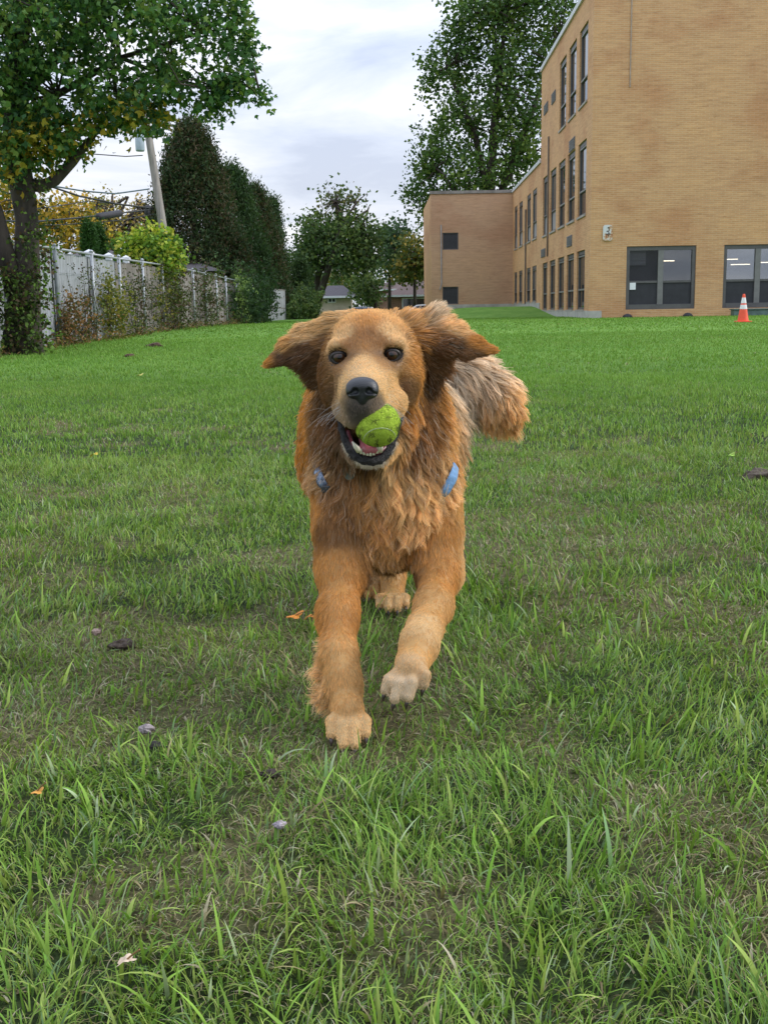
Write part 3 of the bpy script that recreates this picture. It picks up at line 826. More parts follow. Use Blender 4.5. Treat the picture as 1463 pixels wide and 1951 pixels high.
wire('overhead_cable', [P(60, 430, 29), P(120, 428, 32), P(190, 424, 34), P(240, 418, 35), P(293, 408, 36)], .014, M_WIRE, 'lowest thin cable under the black splice case')
wire('overhead_cable', [P(160, 292, 32), P(200, 295, 34), P(240, 298, 35), P(272, 296, 36)], .016, M_WIRE, 'short uppermost cable meeting the pole below the transformer')
sc_ = MB(); a = P(186, 413, 33.2); b_ = P(231, 406, 34.4)
sc_.tube([tuple(a), tuple(a + (b_ - a) * .04), tuple(a + (b_ - a) * .96), tuple(b_)], [.05, .10, .10, .05], 12)
tag(sc_.build('splice_case', M_SCREEN, smooth=True), 'long black splice case hanging on a cable left of the pole', 'splice case')
# ------------------------------------------------------------------ trees and shrubs
def blob_points(blobs, n, shell=0.45):
    """cluster centres inside ellipsoids (c, r), denser to the outside, inner ones of other ellipsoids kept too"""
    vol = np.array([r[0] * r[1] * r[2] for c, r in blobs]) ** .75
    k = rng.choice(len(blobs), n, p=vol / vol.sum())
    d = rng.normal(size=(n, 3)); d /= np.linalg.norm(d, axis=1)[:, None]
    rad = rng.random(n) ** shell
    rad *= 0.86 + 0.22 * fbm(d[:, 0] * 3 + k * 7, d[:, 2] * 3 + d[:, 1] * 2 + k, 3) * 1.2
    C = np.array([b[0] for b in blobs])[k]; R = np.array([b[1] for b in blobs])[k]
    return C + d * R * rad[:, None]

LEAF = {
    'diamond': (np.array([(0, 0, 0), (.42, .45, .06), (0, 1, -.02), (-.42, .45, .06)]), [(0, 1, 2, 3)]),
    'lobed': (np.array([(0, 0, 0), (.30, .05, .03), (.62, .42, .08), (.26, .52, .02), (0, 1.05, -.08), (-.26, .52, .02), (-.62, .42, .08), (-.30, .05, .03)]), [(0, 1, 2, 3), (0, 3, 4, 5), (0, 5, 6, 7)]),
    'spray': (np.array([(0, 0, 0), (.17, .35, .02), (.05, 1.0, 0), (-.17, .5, .02)]), [(0, 1, 2, 3)]),
}
def leaf_mesh(cent, spread, per, size, pal, shape='diamond', up=0.0, droop=0.0, bright=0.26):
    n = len(cent) * per
    c = np.repeat(cent, per, 0)
    off = rng.normal(size=(n, 3)) * np.asarray(spread)
    p = c + off
    a = rng.normal(size=(n, 3)); a[:, 2] = a[:, 2] * .7 + up - droop
    a /= np.linalg.norm(a, axis=1)[:, None]
    b = rng.normal(size=(n, 3)); b -= a * (a * b).sum(1)[:, None]; b /= np.linalg.norm(b, axis=1)[:, None]
    w = np.cross(a, b)
    sz = size * (0.6 + 0.7 * rng.random(n))
    base, faces = LEAF[shape]
    m_ = len(base)
    V = p[:, None, :] + (b[:, None, :] * base[None, :, 0, None] + a[:, None, :] * base[None, :, 1, None] + w[:, None, :] * base[None, :, 2, None]) * sz[:, None, None]
    F = (np.arange(n) * m_)[:, None, None] + np.array(faces)[None]
    F = F.reshape(-1, len(faces[0]))
    pal = np.asarray(pal) * np.array([1.75, 1.55, 1.3])
    cb = rng.random(len(cent)); ck = np.clip(cb[:, None] * .75 + rng.random((len(cent), per)) * .35, 0, .999).reshape(-1)
    col = pal[(ck * len(pal)).astype(int)] * (1 - bright + 2 * bright * rng.random((n, 1)))
    return V.reshape(-1, 3), F, np.repeat(col, m_, 0)

def tree(label, base, trunk, limbs, blobs, n, per, spread, size, pal, shape='diamond', shell=.45, cat='tree', name='tree', group=None,
         twigs=40, up=0.0, droop=0.0, trunk_mat=None, twig_r=.03, crown_name='crown', extra=None):
    root = empty(name, tuple(base)); tag(root, label, cat, group)
    blobs = [(np.array(c, float), np.array(r if hasattr(r, '__len__') else (r, r, r), float)) for c, r in blobs]
    cent = blob_points(blobs, n, shell)
    if extra is not None: cent = np.concatenate([cent, extra])
    if trunk:
        mb = MB()
        for pts, rr in trunk: mb.tube(pts, rr, 10)
        for pts, rr in limbs: mb.tube(pts, rr, 7)
        starts = [Vector(p) for pts, rr in (limbs or trunk) for p in pts[1:]]
        for k in range(twigs):
            e = Vector(cent[rng.integers(len(cent))])
            s0 = min(starts, key=lambda q: (q - e).length)
            mid = (s0 + e) / 2 + Vector(rng.normal(size=3)) * (e - s0).length * .10
            mb.tube([s0, mid, e], [twig_r * 1.6, twig_r, twig_r * .35], 5, cap=False)
        mb.build('trunk', trunk_mat or M_BARK, root, smooth=True)
    v, f, c = leaf_mesh(cent, spread, per, size, pal, shape, up, droop)
    mesh_np(crown_name, v, f, M_LEAF, root, colors=c)
    return root

def PB(px, py, D, rx, ry, rd):
    k = D / FPX
    return (P(px, py, D), (rx * k, rd, ry * k))

# --- big maple on the left, standing in the fence line
DM = 18.0
tb = P(42, 672, DM)
mp_pal = [(0.022, 0.065, 0.025), (0.032, 0.09, 0.03), (0.045, 0.115, 0.034), (0.065, 0.14, 0.04), (0.095, 0.16, 0.04), (0.035, 0.09, 0.05)]
low_pal = mp_pal[2:] + [(0.20, 0.19, 0.03), (0.28, 0.22, 0.035)]
tr = [([tuple(tb + np.array([0, 0, -.2])), tuple(P(45, 600, DM)), tuple(P(52, 500, DM)), tuple(P(52, 420, DM)), tuple(P(42, 350, DM)), tuple(P(28, 270, DM)), tuple(P(22, 200, DM)), tuple(P(40, 80, DM)), tuple(P(60, -60, DM))],
       [.36, .27, .20, .175, .19, .165, .14, .12, .10]),
      ([tuple(P(30, 560, DM - .1)), tuple(P(12, 480, DM - .2)), tuple(P(-8, 400, DM - .3)), tuple(P(-60, 300, DM - .6)), tuple(P(-110, 120, DM - 1))], [.16, .13, .11, .10, .06])]
lm = [([tuple(P(52, 352, DM)), tuple(P(80, 355, DM + .1)), tuple(P(105, 345, DM + .2)), tuple(P(140, 308, DM + .3)), tuple(P(176, 262, DM + .3)), tuple(P(225, 190, DM + .5)), tuple(P(320, 110, DM + 1))], [.11, .10, .09, .075, .05, .04, .025]),
      ([tuple(P(30, 260, DM)), tuple(P(110, 180, DM + .5)), tuple(P(230, 110, DM + .8)), tuple(P(390, 60, DM + .6))], [.09, .06, .04, .02]),
      ([tuple(P(30, 200, DM)), tuple(P(150, 60, DM + 1)), tuple(P(300, -40, DM + 1.6)), tuple(P(420, -80, DM + 1))], [.10, .08, .05, .03]),
      ([tuple(P(40, 80, DM)), tuple(P(-60, -40, DM - 1)), tuple(P(-150, -100, DM - 2))], [.10, .08, .04]),
      ([tuple(P(230, 110, DM + .8)), tuple(P(330, 150, DM + .5)), tuple(P(420, 172, DM + .1)), tuple(P(495, 178, DM))], [.035, .025, .014, .006])]
bl = [PB(30, 40, DM, 110, 120, 1.6), PB(130, 60, DM, 110, 120, 1.6), PB(260, 40, DM, 120, 110, 1.5), PB(370, 30, DM, 85, 90, 1.2), PB(200, -60, DM + .5, 200, 110, 2),
      PB(415, 60, DM, 48, 110, .8), PB(370, 165, DM, 85, 40, .8), PB(295, 165, DM, 80, 55, 1.0), PB(190, 170, DM, 90, 60, 1.2), PB(40, 200, DM, 60, 60, 1.3), PB(-60, 120, DM - 1, 110, 170, 2),
      PB(120, 225, DM, 70, 35, .9), PB(440, 170, DM, 45, 18, .3), PB(485, 178, DM, 22, 9, .15), PB(400, 205, DM, 28, 14, .25), PB(425, -60, DM, 60, 80, 1)]
maple = tree('large maple with dark green leaves, an ivy covered forked trunk, overhanging the grey fence', tb, tr, lm, bl, 900, 19, .105, .084, mp_pal, 'lobed', .5, twigs=130, twig_r=.014, droop=.5,
    extra=np.concatenate([blob_points([(np.array(a), np.array(b))], n_, .5) for a, b, n_ in [(*PB(440, 165, DM, 40, 22, .3), 20), (*PB(400, 205, DM, 28, 14, .25), 9), (*PB(486, 176, DM, 26, 7, .12), 5), (*PB(472, 100, DM, 14, 50, .3), 12), (*PB(455, 30, DM, 20, 40, .4), 14)]]))
bl2 = [PB(90, 262, DM, 75, 30, .8), PB(20, 300, DM - .2, 40, 55, .8), PB(250, 215, DM, 60, 22, .5), PB(290, 225, DM, 40, 18, .4), PB(100, 300, DM + .3, 42, 24, .5), PB(210, 230, DM + .3, 60, 18, .6)]
v, f, c = leaf_mesh(blob_points([(np.array(a), np.array(b)) for a, b in bl2], 210), .12, 15, .09, low_pal, 'lobed', 0, .5)
mesh_np('lower_foliage', v, f, M_LEAF, maple, colors=c)['label'] = 'lower leaves turning yellow'
# ivy round the trunk
iv = []
for (px, py, D, n_) in [(70, y_, DM - .33, 9) for y_ in range(440, 670, 12)] + [(35, y_, DM - .40, 10) for y_ in range(540, 670, 12)] + [(8, y_, DM - .36, 6) for y_ in range(500, 670, 14)] + [(62, y_, DM - .25, 5) for y_ in range(340, 440, 22)]:
    q = P(px, py, D); iv.append(q + rng.normal(size=(n_, 3)) * np.array([.14, .12, .1]))
v, f, c = leaf_mesh(np.concatenate(iv), .05, 6, .065, [(0.02, 0.035, 0.015), (0.03, 0.05, 0.02), (0.05, 0.09, 0.025), (0.09, 0.17, 0.04), (0.05, 0.04, 0.025)], 'diamond', 0, .6)
mesh_np('ivy', v, f, M_LEAF, maple, colors=c)

# --- tall tree behind the school
DT = 100.0
tb = P(930, 600, DT); tb[2] = .2
dk = [(0.022, 0.05, 0.018), (0.03, 0.07, 0.022), (0.042, 0.092, 0.026), (0.06, 0.115, 0.03), (0.085, 0.14, 0.035)]
bl = [PB(905, 40, DT, 75, 60, 4), PB(1000, 10, DT, 100, 80, 5), PB(1080, 60, DT, 70, 110, 4), PB(870, 110, DT, 70, 60, 3.5), PB(820, 140, DT, 28, 45, 2), PB(960, 130, DT, 90, 90, 5), PB(880, 230, DT, 90, 70, 4.5),
      PB(1000, 260, DT, 70, 110, 5), PB(820, 300, DT, 45, 60, 3), PB(900, 340, DT, 95, 60, 5), PB(800, 370, DT, 30, 55, 2.5), PB(830, 400, DT, 40, 40, 3), PB(960, 400, DT, 80, 60, 4), PB(940, 15, DT, 60, 45, 3), PB(1020, -60, DT, 80, 60, 4)]
lm = [([tuple(P(925, 480, DT)), tuple(P(880, 380, DT)), tuple(P(830, 320, DT - 1))], [.4, .3, .1]), ([tuple(P(930, 430, DT)), tuple(P(980, 300, DT)), tuple(P(1050, 120, DT))], [.4, .3, .1]),
      ([tuple(P(932, 380, DT)), tuple(P(900, 240, DT)), tuple(P(850, 130, DT))], [.35, .25, .1]), ([tuple(P(935, 300, DT)), tuple(P(950, 160, DT)), tuple(P(940, 30, DT))], [.3, .2, .08])]
tree('very tall broad green tree rising behind the school roof', tb, [([tuple(tb), tuple(P(930, 430, DT)), tuple(P(940, 250, DT)), tuple(P(960, 60, DT))], [.7, .5, .35, .15])], lm, bl, 1150, 26, .46, .33, dk, 'diamond', .5, twigs=120, twig_r=.07)

# --- row of big dark evergreens behind the fence
ev_pal = [(0.014, 0.032, 0.016), (0.020, 0.042, 0.02), (0.028, 0.054, 0.024), (0.040, 0.044, 0.024), (0.050, 0.042, 0.028)]
ev_gr = [(0.016, 0.040, 0.018), (0.022, 0.052, 0.022), (0.032, 0.068, 0.026), (0.028, 0.05, 0.024)]
def evergreen(label, px, top, D, wpx, pal, base=590, nn=900, name='evergreen_tree', taper=.62, size=.13, grp='dark evergreens behind the fence'):
    """dense cone-like crown of upright sprays"""
    k = D / FPX; b0 = P(px, base, D); t0 = P(px, top, D); b0[2] = gz(b0[0], D); H = t0[2] - b0[2]; R = wpx * k / 2
    root = empty(name, tuple(b0)); tag(root, label, 'evergreen tree', grp)
    mb = MB(); mb.tube([tuple(b0), tuple(b0 + np.array([0, 0, H * .5])), tuple(b0 + np.array([0, 0, H * .93]))], [R * .09, R * .06, .02], 8); mb.build('trunk', M_BARK, root, smooth=True)
    h = rng.random(nn) ** .85; a = rng.random(nn) * 2 * np.pi
    prof = np.clip(np.minimum(1.0, (1 - h) / (1 - .38) if taper is None else ((1 - h) / taper) ** .6), 0, 1)
    bump = .80 + .30 * fbm(np.cos(a) * 2.2 + 5 + px, h * 6 + np.sin(a) * 2.2, 3)
    rr = R * prof * bump * (1 - .35 * rng.random(nn) ** 2)
    cent = np.stack([b0[0] + rr * np.cos(a), b0[1] + rr * np.sin(a), b0[2] + .1 + h * H * .985], -1)
    v, f, c = leaf_mesh(cent, (min(.22, R * .3), min(.22, R * .3), min(.26, R * .5)), 38, size * 1.5, pal, 'spray', .9)
    mesh_np('crown', v, f, M_LEAF, root, colors=c)
    return root
evergreen('huge rounded dark evergreen tinged rusty brown, the tallest of the row behind the fence', 378, 243, 54, 205, ev_pal, nn=1700, taper=.75)
evergreen('dark green evergreen with a sloping top just beyond the tallest rusty one', 452, 325, 61, 150, ev_gr, nn=900, taper=.8)
evergreen('third dark evergreen of the row, lower and brownish', 494, 360, 70, 118, ev_pal, nn=700, taper=.8)
evergreen('narrow pointed dark evergreen at the far end of the row', 524, 384, 75, 66, ev_gr, nn=500, taper=.9)
evergreen('slim green conifer just right of the white board fence', 574, 505, 76, 50, ev_gr, nn=260, taper=.9)
evergreen('small pointed dark conifer, left of a pair above the fence', 176, 432, 32, 34, [(0.016, 0.05, 0.012), (0.022, 0.062, 0.016)], base=560, nn=300, taper=1.0, size=.07, name='conifer', grp='pair of small conifers')
evergreen('small pointed dark conifer, right and lower of the pair above the fence', 195, 443, 33, 34, [(0.016, 0.05, 0.012), (0.022, 0.062, 0.016)], base=560, nn=300, taper=1.0, size=.07, name='conifer', grp='pair of small conifers')

# --- yellow green rounded shrub above the fence
D = 32.5
b0 = P(285, 560, D); b0[2] = gz(b0[0], D)
tree('rounded yellow green shrub standing above the fence below the utility pole', b0, [([tuple(b0), tuple(P(285, 500, D))], [.12, .05])], [],
     [PB(250, 475, D, 34, 30, .9), PB(290, 462, D, 42, 36, 1.0), PB(320, 480, D, 28, 32, .8), PB(285, 500, D, 62, 36, 1.2), PB(335, 500, D, 12, 20, .5)], 420, 14, .10, .12,
     [(0.035, 0.085, 0.018), (0.06, 0.13, 0.022), (0.10, 0.19, 0.03), (0.17, 0.25, 0.035), (0.26, 0.29, 0.05)], 'diamond', .35, cat='shrub', name='shrub', twigs=20, twig_r=.012)

# --- autumn trees far behind the fence
yl = [(0.10, 0.11, 0.02), (0.16, 0.15, 0.025), (0.24, 0.19, 0.03), (0.30, 0.21, 0.035), (0.07, 0.09, 0.02)]
D = 62
b0 = P(70, 560, D); b0[2] = 0
tree('golden yellow autumn tree seen past the maple trunk', b0, [([tuple(b0), tuple(P(75, 440, D))], [.3, .15])], [([tuple(P(75, 460, D)), tuple(P(40, 380, D))], [.15, .05]), ([tuple(P(75, 460, D)), tuple(P(130, 400, D))], [.15, .05])],
     [PB(10, 380, D, 50, 40, 3), PB(110, 400, D, 70, 40, 3), PB(60, 430, D, 80, 40, 3), PB(160, 440, D, 60, 40, 3), PB(-30, 430, D, 60, 60, 3), PB(100, 470, D, 80, 30, 3)], 520, 12, .30, .22, yl, 'diamond', .5, twigs=60, twig_r=.03, group='autumn trees beyond the fence')
D = 70
b0 = P(215, 560, D); b0[2] = 0
tree('thinning olive and yellow tree with bare twigs behind the black splice case', b0, [([tuple(b0), tuple(P(212, 420, D)), tuple(P(215, 370, D))], [.35, .2, .05])],
     [([tuple(P(212, 450, D)), tuple(P(185, 380, D))], [.15, .04]), ([tuple(P(212, 440, D)), tuple(P(245, 375, D))], [.15, .04]), ([tuple(P(212, 460, D)), tuple(P(265, 400, D))], [.12, .04])],
     [PB(200, 390, D, 30, 22, 2), PB(235, 400, D, 40, 30, 2), PB(190, 430, D, 40, 35, 3), PB(250, 440, D, 45, 35, 3), PB(215, 470, D, 60, 30, 3)], 230, 8, .32, .2, [(0.13, 0.11, 0.04), (0.2, 0.17, 0.05), (0.10, 0.12, 0.04), (0.24, 0.19, 0.07)], 'diamond', .6, twigs=130, twig_r=.035, group='autumn trees beyond the fence')
D = 66
b0 = P(285, 560, D); b0[2] = 0
tree('sparse tan tree just left of the utility pole', b0, [([tuple(b0), tuple(P(285, 400, D))], [.3, .1])], [([tuple(P(285, 460, D)), tuple(P(262, 385, D))], [.12, .03])],
     [PB(275, 400, D, 22, 25, 2), PB(290, 430, D, 25, 30, 2)], 70, 7, .3, .18, [(0.26, 0.2, 0.1), (0.2, 0.17, 0.06)], 'diamond', .6, twigs=90, twig_r=.03, group='autumn trees beyond the fence')

# --- trees in the middle distance
D = 84
md = [(0.025, 0.052, 0.024), (0.034, 0.07, 0.028), (0.05, 0.09, 0.034), (0.07, 0.11, 0.036)]
b0 = P(600, 595, D); b0[2] = -.4
tree('wide dark green tree in the middle distance with thin bare topmost twigs', b0, [([tuple(b0), tuple(P(605, 530, D)), tuple(P(640, 440, D)), tuple(P(662, 372, D))], [.28, .22, .15, .04])],
     [([tuple(P(640, 500, D)), tuple(P(600, 440, D)), tuple(P(590, 410, D))], [.2, .1, .04]), ([tuple(P(645, 480, D)), tuple(P(690, 430, D)), tuple(P(705, 390, D))], [.2, .1, .03]), ([tuple(P(650, 430, D)), tuple(P(640, 390, D)), tuple(P(625, 375, D))], [.1, .06, .02]), ([tuple(P(655, 420, D)), tuple(P(685, 380, D)), tuple(P(700, 368, D))], [.1, .05, .02])],
     [PB(595, 440, D, 32, 38, 3), PB(640, 450, D, 55, 42, 4), PB(690, 445, D, 36, 32, 3), PB(640, 490, D, 75, 32, 4), PB(690, 488, D, 38, 32, 3), PB(580, 497, D, 28, 45, 3)], 620, 14, .36, .27, md, 'diamond', .4, twigs=60, twig_r=.05,
     extra=blob_points([PB(655, 378, D, 48, 24, 1.5)], 24), group='trees in the middle distance')
# bare twigs on top
D = 83
b0 = P(590, 595, D); b0[2] = -.4
tree('nearly bare tree whose fine twigs stick out above the wide dark one', b0, [([tuple(b0), tuple(P(655, 420, D))], [.3, .2])], [([tuple(P(655, 430, D)), tuple(P(640, 385, D))], [.1, .04]), ([tuple(P(655, 430, D)), tuple(P(678, 385, D))], [.1, .04]), ([tuple(P(655, 430, D)), tuple(P(700, 400, D))], [.1, .04])],
     [PB(660, 385, D, 50, 36, 2), PB(620, 395, D, 20, 22, 2)], 110, 2, .3, .2, [(0.05, 0.06, 0.03), (0.08, 0.08, 0.03)], 'diamond', .7, twigs=90, twig_r=.016, group='trees in the middle distance')
D = 100
b0 = P(742, 590, D); b0[2] = 0
tree('pale bluish green tree between the wide dark tree and the yellowing one', b0, [([tuple(b0), tuple(P(742, 470, D))], [.16, .10])], [],
     [PB(735, 455, D, 30, 30, 3), PB(755, 450, D, 28, 26, 3), PB(740, 500, D, 42, 40, 4)], 190, 13, .4, .32, [(0.035, 0.07, 0.045), (0.045, 0.09, 0.05), (0.06, 0.11, 0.055)], 'diamond', .45, twigs=40, twig_r=.05, group='trees in the middle distance')
D = 96
b0 = P(790, 590, D); b0[2] = 0
tree('bushy olive green tree turning yellow beside the end wing of the school', b0, [([tuple(b0), tuple(P(790, 500, D))], [.16, .10])], [],
     [PB(790, 475, D, 34, 28, 3), PB(775, 510, D, 30, 28, 3), PB(805, 510, D, 25, 30, 3)], 190, 14, .38, .3, [(0.03, 0.055, 0.02), (0.045, 0.075, 0.024), (0.07, 0.095, 0.028), (0.15, 0.13, 0.03)], 'diamond', .4, twigs=30, twig_r=.05, group='trees in the middle distance')
D = 93
b0 = P(715, 595, D); b0[2] = 0
tree('dark low bushy tree between the two houses', b0, [([tuple(b0), tuple(P(715, 550, D))], [.2, .1])], [], [PB(700, 560, D, 28, 24, 2), PB(700, 540, D, 22, 16, 2)], 90, 14, .3, .26, md, 'diamond', .4, twigs=20, twig_r=.04, cat='tree', group='trees in the middle distance')
# distant belt of trees that reads as one mass
cb = []
for k, px in enumerate(range(-200, 1200, 40)):
    D = 138 + 14 * math.sin(k * 2.1); ty = 512 + 16 * math.sin(k * 1.7)
    cb.append(PB(px, ty + 20, D, 32, 24, 4)); cb.append(PB(px + 10, ty + 52, D, 36, 34, 4))
v, f, c = leaf_mesh(blob_points([(np.array(a), np.array(b)) for a, b in cb], 2300, .4), .5, 11, .55, md + [(0.06, 0.075, 0.025), (0.09, 0.09, 0.03)], 'diamond')
tag(mesh_np('distant_woods', v, f, M_LEAF, colors=c), 'distant belt of mixed green trees behind the houses', 'woods', kind='stuff')

# --- climbers and weeds on the fence
def climber(label, spots, pal, size=.06, name='climbing_vine', twig=True, cat='climbing vine', per=7, grp='vines on the grey fence'):
    """spots = (px, py0, py1, D, width m, n)"""
    C = []
    mb = MB()
    for (px, y0, y1, D, w, n_) in spots:
        n_ = int(n_ * 2.2)
        h = rng.random(n_); q = np.array([P(px, y0 + (y1 - y0) * t_, D) for t_ in h])
        C.append(q + rng.normal(size=(n_, 3)) * np.array([w * .35, w, w * .4]))
        for k in range(5):
            s0 = P(px, y1 + 2, D) + np.array([0, rng.normal() * w, 0]); e = P(px, y0 + (y1 - y0) * rng.random() * .5, D) + np.array([0, rng.normal() * w * 1.6, 0])
            m_ = (s0 + e) / 2 + rng.normal(size=3) * np.array([.03, .14, .06]); mb.tube([tuple(s0), tuple(m_), tuple(e)], [.012, .009, .003], 5, cap=False)
    C = np.concatenate(C)
    root = empty(name, (FX + .2, float(C[:, 1].mean()), .1)); tag(root, label, cat, grp)
    mb.build('stem', M_BARK, root)
    v, f, c = leaf_mesh(C, .05, per, size, pal, 'diamond', 0, .5)
    mesh_np('foliage', v, f, M_LEAF, root, colors=c)
    return root
brn = [(0.10, 0.055, 0.03), (0.14, 0.085, 0.045), (0.07, 0.06, 0.03), (0.05, 0.06, 0.025), (0.2, 0.12, 0.05)]
dkg = [(0.022, 0.035, 0.016), (0.03, 0.05, 0.02), (0.05, 0.075, 0.025), (0.05, 0.035, 0.025)]
ylg = [(0.06, 0.085, 0.02), (0.10, 0.12, 0.025), (0.15, 0.15, 0.03), (0.05, 0.08, 0.02)]
climber('tangle of reddish brown dead vines on the white slats nearest the maple', [(140, 565, 655, 22.0, .35, 60), (162, 600, 655, 23.2, .5, 60), (128, 590, 655, 21.4, .15, 40)], brn, .055)
climber('sparse dark twining stems spread over the second white bay', [(158, 500, 640, 23.0, .5, 26), (178, 505, 640, 23.6, .3, 18)], dkg, .04)
climber('yellow green bush growing through the fence', [(222, 560, 645, 25.4, .45, 110), (205, 520, 600, 24.8, .3, 30)], ylg, .065, cat='bush', name='bush')
climber('dark vine column left of the fifth post', [(262, 520, 640, 27.8, .5, 110)], brn[2:4] + dkg, .055)
climber('broad dark green vine covering a whole post of the fence', [(325, 520, 632, 32.0, .9, 200), (338, 520, 628, 33.5, .4, 90)], dkg + ylg[:1], .065)
climber('thin yellowish vine on the weathered boards', [(305, 540, 600, 30.5, .5, 28)], ylg, .06)
climber('dark vine patch near the middle of the weathered boards', [(390, 530, 622, 38.6, 1.1, 190)], dkg, .075)
climber('dense dark shrubs filling the fence between its last posts', [(458, 540, 614, 48, 1.6, 220), (478, 545, 612, 51, 1.3, 170), (500, 545, 612, 55, .35, 90)], ev_gr, .11, per=9, name='shrub', cat='shrubs')
climber('pale green sapling in front of the last shrubs', [(462, 520, 605, 46.5, .5, 34)], [(0.10, 0.17, 0.06), (0.15, 0.23, 0.09)], .10, name='sapling', cat='sapling')
climber('dark green shrubs right of the white board fence', [(575, 562, 606, 70, .9, 200), (590, 566, 604, 72, 1.0, 200), (562, 580, 606, 68, .5, 80)], md, .14, per=10, name='shrub', cat='shrubs')
wd = []
for k in range(46):
    y = 16 + 38 * (k / 46) + rng.normal() * .3
    wd.append(np.array([FX + .28 + abs(rng.normal()) * .12, y, gz(FX, y) + .05]) + rng.normal(size=(14, 3)) * np.array([.10, .3, .05]))
v, f, c = leaf_mesh(np.concatenate(wd), .06, 5, .07, [(0.04, 0.07, 0.02), (0.12, 0.09, 0.04), (0.2, 0.14, 0.08), (0.06, 0.1, 0.03), (0.10, 0.06, 0.035)], 'spray', .8)
tag(mesh_np('weeds', v, f, M_LEAF, colors=c), 'strip of weeds and brown leaf litter along the foot of the fence', 'weeds', kind='stuff')

# ------------------------------------------------------------------ houses and cars beyond the lawn
M_ROOF = simple('brown_shingles', (0.105, 0.072, 0.065), 0.9, 0.25, 5, sx=(1, 1, 6))
M_ROOFG = simple('grey_shingles', (0.075, 0.066, 0.072), 0.9, 0.25, 5, sx=(1, 1, 6))
M_REDB = brickmat('red_brick', (0.20, 0.095, 0.07), (0.26, 0.12, 0.09), (0.28, 0.22, 0.18), .6)
M_CREAM = simple('cream_siding', (0.44, 0.37, 0.29), .8, .12, 3)
def hip(mb, x0, x1, y0, y1, z0, z1, ridge_in, ov=.5, gx=None):
    x0 -= ov; x1 += ov; y0 -= ov; y1 += ov; ym = (y0 + y1) / 2
    a, b = x0 + ridge_in, x1 - ridge_in
    V = [(x0, y0, z0), (x1, y0, z0), (x1, y1, z0), (x0, y1, z0), (a, ym, z1), (b, ym, z1)]
    mb.add(V, [(0, 1, 5, 4), (1, 2, 5), (2, 3, 4, 5), (3, 0, 4), (0, 3, 2, 1)])
def house(name, label, x0, x1, y0, y1, zb, ze, zr, ridge_in, wm, rm_, wins=(), grp=None):
    root = empty(name, ((x0 + x1) / 2, (y0 + y1) / 2, zb)); tag(root, label, 'house', grp)
    mb = MB(); mb.box((x0, y0, zb - .3), (x1, y1, ze)); mb.build('wall', wm, root)
    mb = MB(); hip(mb, x0, x1, y0, y1, ze + .02, zr, ridge_in); mb.build('roof', rm_, root)
    if D > 90: mb = MB(); mb.box((x0 - .55, y0 - .58, ze - .12), (x1 + .55, y0 - .46, ze + .05)); mb.build('gutter', M_WHITE, root)
    for (a, b, c, d) in wins:
        f = MB(); t_ = .08
        for q in (((a, y0 - .06, c), (b, y0 - .005, c + t_)), ((a, y0 - .06, d - t_), (b, y0 - .005, d)), ((a, y0 - .06, c + t_), (a + t_, y0 - .005, d - t_)), ((b - t_, y0 - .06, c + t_), (b, y0 - .005, d - t_)), (((a + b) / 2 - .04, y0 - .055, c + t_), ((a + b) / 2 + .04, y0 - .005, d - t_))): f.box(*q)
        fr = f.build('window', M_WHITE, root)
        p = MB(); p.box((a + .03, y0 - .03, c + .03), (b - .03, y0 - .004, d - .03)); p.build('pane', M_GLASSD, fr)
    return root
D = 106; A = P(738, 596, D); B = P(770, 590, D)
ze = float(P(770, 563, D)[2]); zr = float(P(800, 530, D)[2])
wA = P(766, 588, D); wB = P(812, 566, D)
house('brick_house', 'low red brick house with a brown hipped roof beside the end wing', A[0], A[0] + 15, D, D + 9, 0, ze, zr, 3.6, M_REDB, M_ROOF, [(wA[0], wB[0], wA[2], wB[2] - .05)], 'houses beyond the lawn')
D = 122; A = P(712, 590, D); ze = float(P(720, 552, D)[2]); zr = float(P(730, 537, D)[2])
house('brick_house', 'further brick house whose brown roof shows behind the hipped one', A[0], A[0] + 9, D, D + 8, 0, ze, zr, 1.5, M_REDB, M_ROOF, (), 'houses beyond the lawn')
D = 98; A = P(607, 590, D); B = P(668, 590, D); ze = float(P(640, 565, D)[2]); zr = float(P(610, 545, D)[2])
wA = P(625, 577, D); wB = P(640, 567, D)
house('cream_house', 'cream house with a grey roof half hidden by shrubs', A[0], B[0], D, D + 7, 0, ze, zr + .1, 1.2, M_CREAM, M_ROOFG, [(wA[0], wB[0], wA[2], wB[2] - .02)], 'houses beyond the lawn')
D = 50; A = P(352, 560, D); B = P(405, 560, D); ze = float(P(380, 518, D)[2]); zr = float(P(350, 483, D)[2])
house('grey_house', 'house with a dark grey roof just behind the fence by the yellow green shrub', A[0] - 9, B[0], D, D + 8, 0, ze, zr, 2.2, M_CREAM, M_ROOFG, (), 'houses beyond the fence')
D = 44; ze = float(P(220, 488, D)[2]); A = P(190, 560, D); B = P(238, 560, D)
house('grey_house', 'low dark roofed garage peeking over the fence beside the pair of conifers', A[0] - 2, B[0], D, D + 5, 0, ze - .3, ze + .35, 1.5, M_CREAM, M_ROOFG, (), 'houses beyond the fence')

